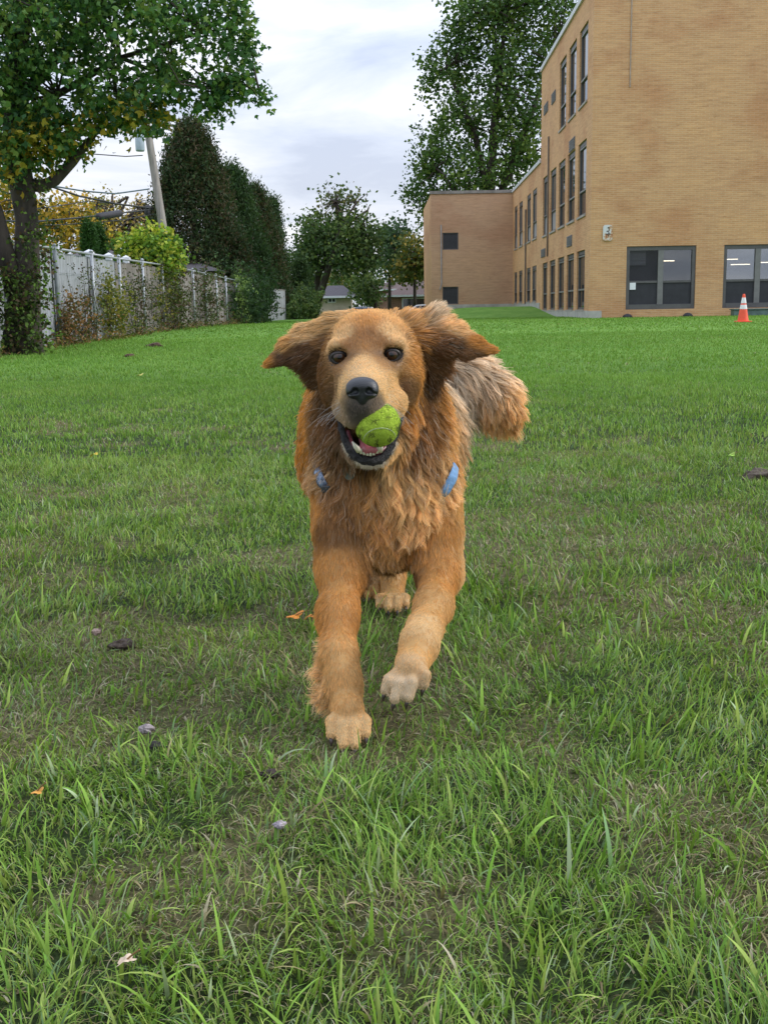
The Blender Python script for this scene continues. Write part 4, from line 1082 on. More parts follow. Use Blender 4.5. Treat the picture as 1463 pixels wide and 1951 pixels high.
def car(label, x, y, z, paint, flip=1):
    """side-on saloon: length along X"""
    root = empty('parked_car', (x, y, z)); tag(root, label, 'car', 'cars parked on the street beyond the lawn')
    prof = [(-2.2, .35), (-2.25, .62), (-2.1, .82), (-1.45, .92), (-.85, 1.38), (-.2, 1.47), (.6, 1.42), (1.25, .98), (2.0, .86), (2.2, .7), (2.2, .38)]
    V = []; n_ = len(prof)
    for s, ins in ((-.86, 0), (.86, 0)):
        for (a, h) in prof: V.append((x + flip * a, y + s * (1 - .16 * max(0, (h - .9)) / .57), z + h))
    F_ = [tuple(range(n_)), tuple(range(n_, 2 * n_))[::-1]] + [(k, n_ + k, n_ + (k + 1) % n_, (k + 1) % n_) for k in range(n_)]
    mb = MB(); mb.add(V, F_); mb.build('body', paint, root, bevel=.05)
    for (a0, a1, b0_, b1_) in ((-1.3, -.8, -.05, -.2), (.02, -.1, .62, 1.12)):
        mb = MB(); mb.add([(x + flip * a0, y - .875, z + .95), (x + flip * b1_ if b1_ > .5 else x + flip * b0_, y - .875, z + .95), (x + flip * (b0_ - .02), y - .80, z + 1.34), (x + flip * a1, y - .80, z + 1.34)], [(0, 1, 2, 3)])
        mb.add([(x + flip * a0, y - .84, z + .95), (x + flip * b1_ if b1_ > .5 else x + flip * b0_, y - .84, z + .95), (x + flip * (b0_ - .02), y - .76, z + 1.34), (x + flip * a1, y - .76, z + 1.34)], [(3, 2, 1, 0)]); mb.build('window', M_GLASSD, root)
    for a in (-1.4, 1.4):
        for s in (-.8, .8):
            mb = MB(); mb.tube([(x + flip * a, y + s - .1, z + .32), (x + flip * a, y + s + .1, z + .32)], .32, 16); wv = mb.build('wheel', M_SCREEN, root)
            mb = MB(); mb.tube([(x + flip * a, y + s - .115, z + .32), (x + flip * a, y + s - .101, z + .32)], .19, 12); mb.build('rim', M_GALV, wv)
    return root
def paint(name, c):
    m, t, b = mat(name); b.inputs['Base Color'].default_value = (*c, 1); b.inputs['Roughness'].default_value = .25; b.inputs['Coat Weight'].default_value = .6; b.inputs['Metallic'].default_value = .2
    return m
D = 88; A = P(692, 586, D)
car('pale blue car on the street between the shrubs and the brick house', A[0], D, gz(A[0], D) + .02 if False else A[2] - 1.40, paint('pale_blue_paint', (0.30, 0.36, 0.48)))
D = 90; A = P(808, 581, D)
car('white car in front of the red brick house', A[0], D, A[2] - 1.40, paint('white_car_paint', (0.65, 0.66, 0.68)), -1)
# ------------------------------------------------------------------ golden retriever
class Field:
    def __init__(s, lo, hi, h):
        s.lo = np.array(lo, float); s.h = h
        s.n = np.ceil((np.array(hi) - s.lo) / h).astype(int) + 1
        s.F = np.full(s.n, 0.5, dtype=np.float32)
    def win(s, lo, hi):
        a = np.clip(np.floor((np.array(lo) - s.lo) / s.h).astype(int), 0, s.n - 1)
        b = np.clip(np.ceil((np.array(hi) - s.lo) / s.h).astype(int) + 1, 1, s.n)
        sl = tuple(slice(a[i], b[i]) for i in range(3))
        g = np.meshgrid(*[s.lo[i] + s.h * np.arange(a[i], b[i]) for i in range(3)], indexing='ij')
        return sl, np.stack(g, -1)
    def put(s, sl, d, k, sub=False):
        F = s.F[sl]; d = d.astype(np.float32)
        if sub:
            a, b = F, -d
            hh = np.maximum(k - np.abs(a - b), 0) / k
            s.F[sl] = np.maximum(a, b) + hh * hh * k * .25
        else:
            hh = np.maximum(k - np.abs(F - d), 0) / k
            s.F[sl] = np.minimum(F, d) - hh * hh * k * .25
    def cone(s, a, b, ra, rb, k=.02, sub=False, flat=None):
        a = np.array(a, float); b = np.array(b, float); m = max(ra, rb) + .05 + k
        sl, X = s.win(np.minimum(a, b) - m, np.maximum(a, b) + m)
        ab = b - a; t = np.clip(((X - a) @ ab) / (ab @ ab), 0, 1)
        Q = X - (a + t[..., None] * ab)
        s.put(sl, np.linalg.norm(Q, axis=-1) - (ra + (rb - ra) * t), k, sub)
    def chain(s, pts, rs, k=.02):
        for i in range(len(pts) - 1): s.cone(pts[i], pts[i+1], rs[i], rs[i+1], k)
    def ell(s, c, r, k=.02, sub=False, fwd=None):
        c = np.array(c, float); r = np.array(r, float); m = max(r) + .05 + k
        sl, X = s.win(c - m, c + m); X = X - c
        if fwd is not None:
            f = np.array(fwd, float); f /= np.linalg.norm(f); rt = np.cross(f, [0, 0, 1]); rt /= np.linalg.norm(rt); up = np.cross(rt, f)
            X = np.stack([X @ rt, X @ f, X @ up], -1)
        k0 = np.linalg.norm(X / r, axis=-1); k1 = np.linalg.norm(X / (r * r), axis=-1) + 1e-9
        s.put(sl, k0 * (k0 - 1) / k1, k, sub)
    def tri(s, a, b, c, th, k=.01):
        a, b, c = [np.array(v, float) for v in (a, b, c)]; m = th + .03 + k
        sl, p = s.win(np.minimum(np.minimum(a, b), c) - m, np.maximum(np.maximum(a, b), c) + m)
        ba, cb, ac = b - a, c - b, a - c; pa, pb, pc = p - a, p - b, p - c; nr = np.cross(ba, ac)
        d2 = lambda v: (v * v).sum(-1)
        sg = np.sign(pa @ np.cross(ba, nr)) + np.sign(pb @ np.cross(cb, nr)) + np.sign(pc @ np.cross(ac, nr))
        e = np.minimum(np.minimum(d2(ba * np.clip(pa @ ba / (ba @ ba), 0, 1)[..., None] - pa), d2(cb * np.clip(pb @ cb / (cb @ cb), 0, 1)[..., None] - pb)), d2(ac * np.clip(pc @ ac / (ac @ ac), 0, 1)[..., None] - pc))
        fz = (pa @ nr) ** 2 / (nr @ nr)
        s.put(sl, np.sqrt(np.where(sg < 2.0, e, fz)) - th, k)
    def mesh(s):
        F = s.F; S = F < 0
        nx, ny, nz = F.shape
        cor = [(i, j, k) for i in (0, 1) for j in (0, 1) for k in (0, 1)]
        g = lambda A, c: A[c[0]:nx-1+c[0], c[1]:ny-1+c[1], c[2]:nz-1+c[2]]
        cnt = sum(g(S, c).astype(np.int8) for c in cor)
        cells = np.argwhere((cnt > 0) & (cnt < 8))
        idm = np.full((nx-1, ny-1, nz-1), -1, dtype=np.int32); idm[tuple(cells.T)] = np.arange(len(cells))
        acc = np.zeros((len(cells), 3)); num = np.zeros(len(cells))
        val = {c: F[cells[:, 0]+c[0], cells[:, 1]+c[1], cells[:, 2]+c[2]] for c in cor}
        for a in cor:
            for ax in range(3):
                if a[ax] == 1: continue
                b = tuple(a[i] + (i == ax) for i in range(3))
                fa, fb = val[a], val[b]; m = (fa < 0) != (fb < 0)
                t = np.where(m, fa / np.where(m, fa - fb, 1), 0)
                pos = np.array(a, float)[None] + t[:, None] * np.eye(3)[ax][None]
                acc += np.where(m[:, None], pos, 0); num += m
        V = s.lo + s.h * (cells + acc / num[:, None])
        Q = []
        for ax in range(3):
            o1, o2 = [(1, 2), (2, 0), (0, 1)][ax]
            sa = [slice(1, n - 1) for n in (nx, ny, nz)]; sb = list(sa); sa[ax] = slice(0, (nx, ny, nz)[ax] - 1); sb[ax] = slice(1, (nx, ny, nz)[ax])
            A = S[tuple(sa)]; B = S[tuple(sb)]
            e = np.argwhere(A != B); inside = A[tuple(e.T)]
            off = np.ones(3, int); off[ax] = 0; e = e + off
            def cell(d1, d2_):
                q = e.copy(); q[:, o1] += d1; q[:, o2] += d2_; return idm[tuple(q.T)]
            q = np.stack([cell(-1, -1), cell(0, -1), cell(0, 0), cell(-1, 0)], -1)
            q = np.where(inside[:, None], q, q[:, ::-1]); Q.append(q)
        return V, np.concatenate(Q)

W = lambda px, py, D: P(px, py, D)
fl = Field((-.33, 1.40, -.02), (.33, 2.85, .74), .0038)
# torso
fl.chain([W(725, 810, 1.92), W(722, 805, 2.10), W(712, 785, 2.30), W(705, 775, 2.48)], [.104, .118, .116, .105], .05)
fl.ell(W(737, 930, 1.90), (.098, .115, .118), .05)
fl.ell(W(740, 975, 1.86), (.076, .075, .080), .045)
fl.cone(W(722, 735, 1.885), W(732, 860, 1.88), .092, .101, .045)
fl.cone(W(715, 692, 2.38), W(705, 705, 2.5), .100, .096, .05)
# haunches and hind legs
fl.ell(W(640, 840, 2.40), (.072, .13, .135), .05); fl.ell(W(800, 835, 2.44), (.070, .13, .13), .05)
fl.chain([W(640, 880, 2.42), W(690, 1000, 2.36), W(716, 1050, 2.52), W(712, 1115, 2.49)], [.075, .045, .026, .024], .03)
fl.chain([W(795, 880, 2.42), W(765, 990, 2.32), W(752, 1050, 2.46), W(748, 1125, 2.38)], [.075, .048, .028, .025], .03)
def paw(c, fwd, down, s=1.0, splay=.3, side=(1, 0, 0), drop=.0):
    """c = centre of the paw pad in world space"""
    c = np.array(c); f = np.array(fwd, float); f /= np.linalg.norm(f); sd_ = np.array(side, float)
    dn = np.array(down, float); tips = []
    fl.ell(c - f * .014 * s, (.023 * s, .024 * s, .017 * s), .010)
    for i, (u, L_, r_) in enumerate(((-1.22, .024, .0092), (-.42, .040, .0100), (.42, .040, .0100), (1.22, .024, .0092))):
        k0 = c + sd_ * u * .0165 * s + f * .004 * s - dn * .004 * s
        k1 = k0 + f * L_ * .55 * s + sd_ * u * splay * .012 - dn * .005 * s
        k2 = k1 + f * L_ * .55 * s + dn * .009 * s + sd_ * u * splay * .004
        fl.chain([k0, k1, k2], [r_ * s, r_ * 1.06 * s, r_ * .86 * s], .003)
        tips.append((k2, f * .72 + dn * .7, r_ * s))
    return tips
TIPS = []
# front leg planted (image left)
La = [W(668, 930, 1.87), W(655, 1010, 1.815), W(650, 1085, 1.79), W(645, 1170, 1.725), W(648, 1250, 1.66), W(656, 1305, 1.63), W(661, 1345, 1.60)]
fl.chain(La, [.056, .043, .033, .0275, .0222, .0195, .0185], .025)
fl.ell(W(655, 1297, 1.628), (.0205, .021, .028), .02)
fl.ell(W(652, 960, 1.87), (.042, .07, .08), .035)
fl.ell(W(651, 1080, 1.80), (.033, .042, .038), .03)
pc = W(664, 1385, 1.572); pc[2] = .046
fl.cone(La[-1], pc + np.array([0, .012, .010]), .0195, .0185, .012)
TIPS += paw(pc, (.03, -.80, -.60), (0, -.35, -.9), .96)
fl.ell(W(686, 1356, 1.61), (.006, .008, .009), .006)
# front leg lifted (image right)
Ra = [W(806, 935, 1.88), W(826, 1020, 1.835), W(836, 1090, 1.80), W(826, 1155, 1.72), W(808, 1200, 1.65), W(797, 1235, 1.60), W(787, 1258, 1.575)]
fl.chain(Ra, [.056, .042, .030, .0262, .0228, .0215, .0205], .025)
fl.ell(W(801, 1222, 1.612), (.0225, .022, .026), .02)
fl.ell(W(820, 965, 1.88), (.042, .07, .08), .035)
fl.ell(W(838, 1085, 1.815), (.030, .042, .038), .03)
pr = W(780, 1277, 1.55)
fl.cone(Ra[-1], pr, .0215, .020, .012)
fdir = W(770, 1312, 1.53) - pr
TIPS += paw(pr, fdir, np.array([-.05, .55, -.6]), .93, .5, side=(.97, 0, .12))
fl.ell(W(772, 1210, 1.62), (.006, .009, .009), .006)
# hind paws
ph = W(748, 1160, 2.33); ph[2] = .026; TIPS += paw(ph, (0, -1, -.1), (0, -.1, -1), 1.05)
ph = W(712, 1128, 2.44); ph[2] = .026; TIPS += paw(ph, (0, -1, -.1), (0, -.1, -1), 1.0)
# tail: up and over to the image right
TAIL = [W(790, 690, 2.55), W(840, 695, 2.56), W(890, 712, 2.53), W(935, 740, 2.50), W(968, 775, 2.47)]
fl.chain(TAIL, [.04, .034, .030, .026, .014], .03)
# skull
HF = np.array([-.09, -1, -.18])
fl.ell(W(708, 668, 1.80), (.057, .085, .056), .03, fwd=HF)
fl.ell(W(701, 661, 1.755), (.054, .055, .047), .03, fwd=HF)
fl.ell(W(652, 659, 1.722), (.021, .018, .011), .010); fl.ell(W(744, 655, 1.722), (.021, .018, .011), .010)      # brows
fl.ell(W(643, 722, 1.765), (.027, .052, .042), .03); fl.ell(W(768, 716, 1.765), (.028, .052, .042), .03)         # cheeks
fl.ell(W(708, 644, 1.82), (.068, .060, .034), .03, fwd=HF)
# furrows of the forehead
fl.cone(W(698, 615, 1.715), W(697, 680, 1.672), .006, .006, .010, sub=True)
fl.cone(W(676, 640, 1.695), W(668, 672, 1.688), .0045, .0045, .008, sub=True); fl.cone(W(722, 638, 1.695), W(728, 668, 1.688), .0045, .0045, .008, sub=True)
# muzzle
fl.cone(W(697, 700, 1.73), W(691, 742, 1.632), .037, .0265, .02)
fl.cone(W(697, 735, 1.73), W(690, 768, 1.63), .042, .029, .02)
fl.chain([W(652, 752, 1.74), W(661, 778, 1.675), W(676, 801, 1.632)], [.018, .017, .0155], .014)
fl.chain([W(757, 746, 1.74), W(744, 770, 1.675), W(718, 791, 1.63)], [.022, .0195, .016], .014)
fl.cone(W(655, 690, 1.735), W(672, 735, 1.67), .018, .016, .02); fl.cone(W(742, 688, 1.735), W(720, 733, 1.67), .018, .016, .02)
# eye sockets
EYE = [W(647, 681, 1.7185), W(746, 676, 1.7185)]
for e in EYE: fl.ell(e + np.array([0, -.010, 0]), (.0145, .012, .0105), .008, sub=True)
# creases between muzzle and cheeks
fl.cone(W(636, 730, 1.705), W(642, 785, 1.715), .006, .006, .012, sub=True); fl.cone(W(766, 728, 1.705), W(770, 768, 1.712), .006, .006, .012, sub=True)
# lower jaw, then the open mouth
fl.chain([W(655, 790, 1.79), W(664, 838, 1.742), W(682, 866, 1.70)], [.019, .0135, .011], .012)
fl.chain([W(769, 780, 1.79), W(747, 832, 1.742), W(727, 865, 1.70)], [.020, .0155, .012], .012)
fl.cone(W(684, 869, 1.697), W(724, 869, 1.697), .012, .012, .012)
fl.ell(W(706, 858, 1.735), (.040, .040, .016), .02)
fl.chain([W(700, 805, 1.70), W(706, 835, 1.70)], [.029, .020], .01) if False else None
fl.cone(W(702, 822, 1.655), W(706, 822, 1.765), .034, .026, .006, sub=True)
fl.cone(W(705, 845, 1.66), W(707, 838, 1.76), .022, .02, .006, sub=True)
fl.cone(W(660, 800, 1.70), W(668, 830, 1.70), .011, .009, .008, sub=True)
fl.cone(W(769, 783, 1.70), W(760, 815, 1.70), .011, .010, .006, sub=True)
# ears
E = {k: W(*v) for k, v in dict(A0=(674, 600, 1.81), A=(634, 606, 1.80), B=(575, 628, 1.815), B2=(548, 655, 1.80), C=(512, 692, 1.79), D=(565, 686, 1.80), E=(600, 726, 1.83), F=(622, 720, 1.81), G=(612, 660, 1.80)).items()}
for t_ in ('A0 A G', 'A B G', 'B B2 G', 'B2 D G', 'B2 C D', 'G D E', 'G E F'):
    a, b_, c = [E[q] for q in t_.split()]; fl.tri(a, b_, c, .0065, .012)
R_ = {k: W(*v) for k, v in dict(A0=(748, 602, 1.81), A=(775, 606, 1.80), B=(822, 600, 1.81), C=(868, 624, 1.815), D=(905, 652, 1.80), T=(940, 667, 1.80), U=(885, 678, 1.79), V=(850, 660, 1.785), X=(812, 650, 1.79), Y=(845, 698, 1.82), Z=(826, 738, 1.83)).items()}
for t_ in ('A0 A X', 'A B X', 'B C V', 'B V X', 'C D V', 'D U V', 'D T U', 'X V Y', 'X Y Z'):
    a, b_, c = [R_[q] for q in t_.split()]; fl.tri(a, b_, c, .0065, .012)
DV, DF = fl.mesh()
# light smoothing
e = np.concatenate([DF[:, [0, 1]], DF[:, [1, 2]], DF[:, [2, 3]], DF[:, [3, 0]]])
for it in range(2):
    s_ = np.zeros_like(DV); n_ = np.zeros(len(DV))
    for k in range(3):
        s_[:, k] = np.bincount(e[:, 0], DV[e[:, 1], k], len(DV)) + np.bincount(e[:, 1], DV[e[:, 0], k], len(DV))
    n_ = np.bincount(e[:, 0], minlength=len(DV)) + np.bincount(e[:, 1], minlength=len(DV))
    DV = DV * .55 + .45 * s_ / n_[:, None]
# drop stray islands is unnecessary: every primitive touches the body
GOLD = (.68, .335, .090); LIGHT = (.84, .55, .25); CREAM = (.78, .60, .40); DARK = (.22, .095, .032); DEEP = (.06, .025, .012); PALE = (.84, .75, .62); ORG = (.66, .30, .06)
BLK = (.012, .012, .014); GREY = (.11, .09, .08); TAN = (.74, .425, .15)
# guides: px, py, D, direction (right, down, away), length mm, colour (shade painted in on ear hollows and left face, light on ear rims), curl
GD = [
 (690,705,1.675, 0,-1,.7, 4,LIGHT,0),(697,672,1.715, 0,-1,.5, 6,GOLD,0),(700,625,1.735, 0,-1,.8, 8,GOLD,0),(705,592,1.80, 0,-.6,1, 9,TAN,0),(660,615,1.76,-.5,-1,.7,9,TAN,0),(745,612,1.76,.5,-1,.7,9,TAN,0),
 (665,745,1.65, -.8,-.3,1, 4,LIGHT,0),(712,742,1.64, .9,-.3,1, 4,LIGHT,0),(655,785,1.64, -.6,.7,.6, 6,(.50,.36,.24),0),(745,775,1.65, .8,.5,.6, 6,LIGHT,0),
 (690,788,1.60, 0,1,.1, 4,GREY,0),(715,785,1.61, .3,1,.1, 5,(.30,.22,.16),0),(630,715,1.74, -.8,.6,.6, 11,(.30,.14,.05),0),(770,705,1.74, .8,.4,.6, 10,GOLD,0),(735,735,1.68,.8,.2,.8,6,LIGHT,0),(776,748,1.72,.8,.5,.4,7,(.26,.13,.05),0),(760,760,1.69,.8,.5,.4,7,LIGHT,0),(652,715,1.70,-.6,-.1,.8,7,(.40,.20,.07),0),(650,735,1.68,-.8,.3,.8,9,(.38,.22,.11),0),
 (612,760,1.79, -.2,1,.3, 26,DARK,.4),(812,745,1.79, .15,1,.3, 28,GOLD,.4),(625,725,1.77,-.4,.9,.5,12,(.40,.19,.06),.1),(790,722,1.77,.4,.9,.5,12,GOLD,.1),(795,780,1.77,.1,1,.1,34,GOLD,.4),(632,800,1.79, -.2,1,.1, 40,DARK,.4),(650,850,1.78, -.2,1,.05, 40,DARK,.5),(785,830,1.78, .15,1,.05, 42,(.42,.19,.06),.5),
 (672,885,1.70, -.2,1,.0, 8,(.34,.22,.13),0),(705,890,1.70, 0,1,0, 7,CREAM,0),(740,880,1.70, .3,1,.0, 9,LIGHT,0),
 (652,645,1.72, -.4,-1,.5, 6,LIGHT,0),(744,641,1.72, .4,-1,.5, 6,LIGHT,0),(699,645,1.715, 0,-1,.5, 5,(.42,.19,.055),0),(668,662,1.71,-.2,-1,.4,5,(.46,.22,.07),0),(725,658,1.71,.2,-1,.4,5,(.46,.22,.07),0),(664,689,1.70,-.4,.2,.8,3.5,(.20,.10,.04),0),(729,684,1.70,.4,.2,.8,3.5,(.20,.10,.04),0),(672,705,1.69,-.4,-.2,.8,4,(.46,.24,.08),0),(722,698,1.69,.4,-.2,.8,4,(.50,.26,.09),0),(622,655,1.78, -1,.2,.6, 16,(.34,.16,.05),0),(790,650,1.78, 1,.1,.5, 20,GOLD,0),
 (640,606,1.80, -1,.1,.3, 14,LIGHT,.1),(610,618,1.80, -1,.2,.3, 15,LIGHT,.2),(575,630,1.80, -1,.3,.2, 14,LIGHT,.2),(548,655,1.79, -1,.5,0, 13,TAN,0),(515,690,1.785, -1,.5,0, 9,ORG,0),(555,688,1.78, -1,.5,.1, 9,DEEP,0),(590,680,1.78, -.9,.5,.1, 16,DARK,.3),(535,684,1.782, -1,.5,.0, 8,DEEP,0),(570,668,1.78, -1,.5,.0, 10,DEEP,.1),(585,700,1.785, -1,.4,.0, 16,DEEP,.3),(608,690,1.785,-1,.4,.1,16,(.30,.13,.04),.2),(595,720,1.80, -1,.5,.1, 15,DARK,.5),(608,755,1.81, -.6,.9,.1, 20,DEEP,.5),
 (795,600,1.79, .8,-.6,.3, 18,TAN,.1),(822,597,1.80, .9,-.6,.2, 24,CREAM,.3),(850,612,1.80, .9,-.3,.1, 20,LIGHT,.4),(875,628,1.81, 1,-.2,0, 14,LIGHT,.2),(905,655,1.79, 1,-.1,0, 9,ORG,0),(935,667,1.79, 1,0,0, 7,ORG,0),
 (885,676,1.78, 1,.2,0, 9,DARK,0),(845,662,1.775, 1,.3,0, 20,DARK,.4),(820,650,1.78, 1,.3,.1, 18,(.34,.15,.045),.3),(865,668,1.775, 1,.3,0, 12,DEEP,.1),(900,673,1.785, 1,.1,0, 8,DARK,0),(830,685,1.79,1,.4,0,22,(.24,.10,.032),.5),(832,765,1.81,.5,1,0,24,DEEP,.3),(842,698,1.80, 1,.5,0, 18,(.30,.13,.04),.5),(828,738,1.81, .5,1,0, 20,DEEP,.4),(805,700,1.79,.8,.6,.2,20,(.36,.17,.055),.1),
 (610,820,1.85, -.6,.8,.3, 28,(.34,.16,.05),.5),(600,760,1.90,-.5,.8,.5,28,(.34,.16,.05),.4),(850,800,1.86, .7,.6,.3, 32,TAN,.9),(862,850,1.86, .4,.9,.3, 26,TAN,.8),(840,770,1.84,.6,.8,.2,36,GOLD,.6),
 (626,880,1.82, -.7,.8,0, 36,(.66,.40,.18),.9),(660,910,1.79, -.3,1,-.1, 50,(.40,.20,.075),.8),(700,925,1.77, -.1,1,-.15, 55,(.52,.27,.085),.9),(760,900,1.77, .1,1,-.2, 62,LIGHT,1.1),(800,890,1.78, .3,1,-.15, 62,LIGHT,1.1),(840,905,1.80, .6,.9,0, 40,LIGHT,.9),
 (730,960,1.77, 0,1,-.12, 46,(.64,.34,.11),1.1),(780,965,1.77, .1,1,-.12, 48,LIGHT,1.2),(670,970,1.79, -.1,1,0, 28,(.40,.19,.06),.5),(740,1020,1.79, 0,1,-.05, 38,TAN,.8),(790,1030,1.80, .2,1,0, 28,GOLD,.5),(735,1070,1.83, 0,1,.1, 26,DARK,.4),(690,1050,1.83,0,1,.1,18,(.34,.15,.05),.2),
 (610,960,1.82, -.2,1,.2, 12,GOLD,0),(640,1000,1.77, 0,1,.1, 11,(.33,.15,.045),0),(865,960,1.83, .2,1,.2, 12,TAN,0),(840,1020,1.79, 0,1,.1, 11,GOLD,0),(885,1040,1.85,.2,1,.2,11,LIGHT,0),
 (645,1085,1.745, 0,1,.1, 9,GOLD,0),(645,1170,1.69, 0,1,.1, 9,GOLD,0),(655,1260,1.635, 0,1,0, 8,TAN,0),(664,1340,1.59, 0,1,-.2, 7,TAN,0),(666,1395,1.54, 0,.8,-.8, 3.5,LIGHT,0),
 (605,1180,1.72, -.6,1,.3, 14,GOLD,.1),(615,1200,1.71, -.7,1,.3, 14,GOLD,.3),(622,1240,1.70, -1,.6,.3, 22,LIGHT,1.0),(628,1280,1.68, -1,.6,.2, 32,LIGHT,1.2),(636,1320,1.65, -1,.6,.2, 34,LIGHT,1.2),
 (845,1090,1.76, 0,1,0, 9,GOLD,0),(878,1090,1.81, .2,1,.1, 9,LIGHT,0),(815,1100,1.80,-.2,1,.2,10,DARK,0),(830,1155,1.68, -.3,1,-.1, 8,TAN,0),(805,1210,1.61, -.3,1,-.2, 6,LIGHT,0),(790,1245,1.57, -.2,1,-.3, 5,TAN,0),(782,1268,1.54, -.2,1,-.3, 3.5,(.74,.47,.22),0),(772,1308,1.51, -.2,1,-.1, 3,(.80,.60,.38),0),
 (575,900,2.3, -.3,1,.5, 26,ORG,.2),(560,850,2.45, -.4,.9,.6, 26,ORG,.2),(600,800,2.2, -.4,.5,.8, 26,ORG,.2),(885,860,2.3, .3,1,.5, 26,LIGHT,.2),(880,800,2.2, .4,.4,.8, 26,TAN,.2),(710,590,2.2, 0,-.2,1, 16,ORG,0),(700,590,2.5, 0,0,1, 18,ORG,0),(720,640,2.0,0,-.2,1,22,GOLD,.1),
 (820,690,2.56, 1,.1,.1, 40,CREAM,.3),(870,700,2.54, .9,.35,0, 55,CREAM,.5),(915,725,2.50, .75,.7,-.1, 60,CREAM,.5),(950,750,2.48, .5,.9,-.1, 62,LIGHT,.5),(970,775,2.46, .35,1,-.1, 45,TAN,.3),(880,730,2.53, .3,1,0, 100,PALE,.4),(930,760,2.49, .3,1,-.05, 80,LIGHT,.4),(845,720,2.55, .4,1,0, 100,PALE,.5),
 (690,1000,2.33, 0,1,.1, 20,GOLD,.2),(765,990,2.30, 0,1,.1, 22,GOLD,.2),(750,1060,2.42, 0,1,.1, 14,TAN,0),(748,1130,2.36, 0,1,0, 9,TAN,0),(748,1160,2.31, 0,.8,-.8, 7,LIGHT,0),(712,1110,2.47, 0,1,0, 12,LIGHT,0),(716,1050,2.53,0,1,.1,16,TAN,0),
 (730,1050,2.1, 0,1,.1, 26,LIGHT,.4),(730,1010,1.95,0,1,.2,40,DARK,.4),(640,1100,1.9,0,1,.3,14,DARK,.1),
]
gp = np.array([W(a[0], a[1], a[2]) for a in GD]); gd = np.array([(a[3], a[5], -a[4]) for a in GD], float); gd /= np.linalg.norm(gd, axis=1)[:, None]
gl = np.array([a[6] for a in GD]) / 1000.0; gc_ = np.array([a[7] for a in GD]); gk = np.array([a[8] for a in GD])
def guide(p):
    D_, L_, C_, K_ = [], [], [], []
    for i in range(0, len(p), 20000):
        q = p[i:i+20000]
        d2 = ((q[:, None, :] - gp[None]) ** 2).sum(-1)
        w = 1.0 / (d2 + .00010) ** 3.2; w /= w.sum(1)[:, None]
        D_.append(w @ gd); L_.append(w @ gl); C_.append(w @ gc_); K_.append(w @ gk)
    return [np.concatenate(a) for a in (D_, L_, C_, K_)]
# skin colour per vertex: undercoat, black lips, mouth lining, eye rims
gdir, glen, gcol, gk_ = guide(DV)
vx, vy = PROJ(DV)
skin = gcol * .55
lipm = np.zeros(len(DV))
cm = np.linalg.norm(DV - W(704, 825, 1.69), axis=1)
inm = (cm < .050) & (DV[:, 1] > 1.60) & (DV[:, 1] < 1.80)
skin[inm] = (.020, .014, .015)
up = (np.abs(vx - 700) < 62) & (vy > 778) & (vy < 880) & (DV[:, 1] < 1.80) & (np.linalg.norm(DV - W(704, 832, 1.70), axis=1) < .052)
skin[up] = (.016, .013, .014)
for e_ in EYE:
    q = np.linalg.norm((DV - (e_ + np.array([0, -.004, 0]))) / np.array([1.2, 1, .95]), axis=1) < .0168
    skin[q] = (.018, .011, .009)
m, t, b = mat('dog_skin')
a_ = N(t, 'ShaderNodeAttribute', attribute_name='col'); t.links.new(a_.outputs['Color'], b.inputs['Base Color'])
b.inputs['Roughness'].default_value = .55; b.inputs['Specular IOR Level'].default_value = .3
droot = empty('dog', (0, 1.9, 0)); tag(droot, 'golden retriever running towards the camera, ball in its open mouth, ears and tail flying', 'dog')
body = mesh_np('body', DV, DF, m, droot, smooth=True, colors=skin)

# ---- coat: hair strands over the whole body
def hair(name, Pp, parent, rad, cols, matl):
    """Pp (n, k, 3) points; rad (n, k); cols (n, k, 3)"""
    n, k, _ = Pp.shape
    hc = bpy.data.hair_curves.new(name)
    hc.add_curves([k] * n)
    off = np.array(parent_world(parent))
    hc.attributes['position'].data.foreach_set('vector', (Pp - off).astype(np.float32).ravel())
    r = hc.attributes.get('radius') or hc.attributes.new('radius', 'FLOAT', 'POINT')
    r.data.foreach_set('value', rad.astype(np.float32).ravel())
    c = hc.attributes.new('col', 'FLOAT_COLOR', 'POINT')
    cc = np.ones((n, k, 4), np.float32); cc[..., :3] = cols
    c.data.foreach_set('color', cc.ravel())
    hc.materials.append(matl)
    o = bpy.data.objects.new(name, hc); COL.objects.link(o); o.parent = parent
    return o
m, t, b = mat('dog_hair')
a_ = N(t, 'ShaderNodeAttribute', attribute_name='col')
df = N(t, 'ShaderNodeBsdfDiffuse'); t.links.new(a_.outputs['Color'], df.inputs[0])
hb = N(t, 'ShaderNodeBsdfHairPrincipled') if False else N(t, 'ShaderNodeBsdfTranslucent'); t.links.new(a_.outputs['Color'], hb.inputs[0])
gls = N(t, 'ShaderNodeBsdfHair', component='Reflection'); gls.inputs['Color'].default_value = (.9, .75, .55, 1); gls.inputs['RoughnessU'].default_value = .3; gls.inputs['RoughnessV'].default_value = .6
m1 = N(t, 'ShaderNodeMixShader', i_Fac=.35); t.links.new(df.outputs[0], m1.inputs[1]); t.links.new(hb.outputs[0], m1.inputs[2])
m2 = N(t, 'ShaderNodeMixShader', i_Fac=.05); t.links.new(m1.outputs[0], m2.inputs[1]); t.links.new(gls.outputs[0], m2.inputs[2])
t.links.new(m2.outputs[0], t.nodes['Material Output'].inputs[0])
M_HAIR = m

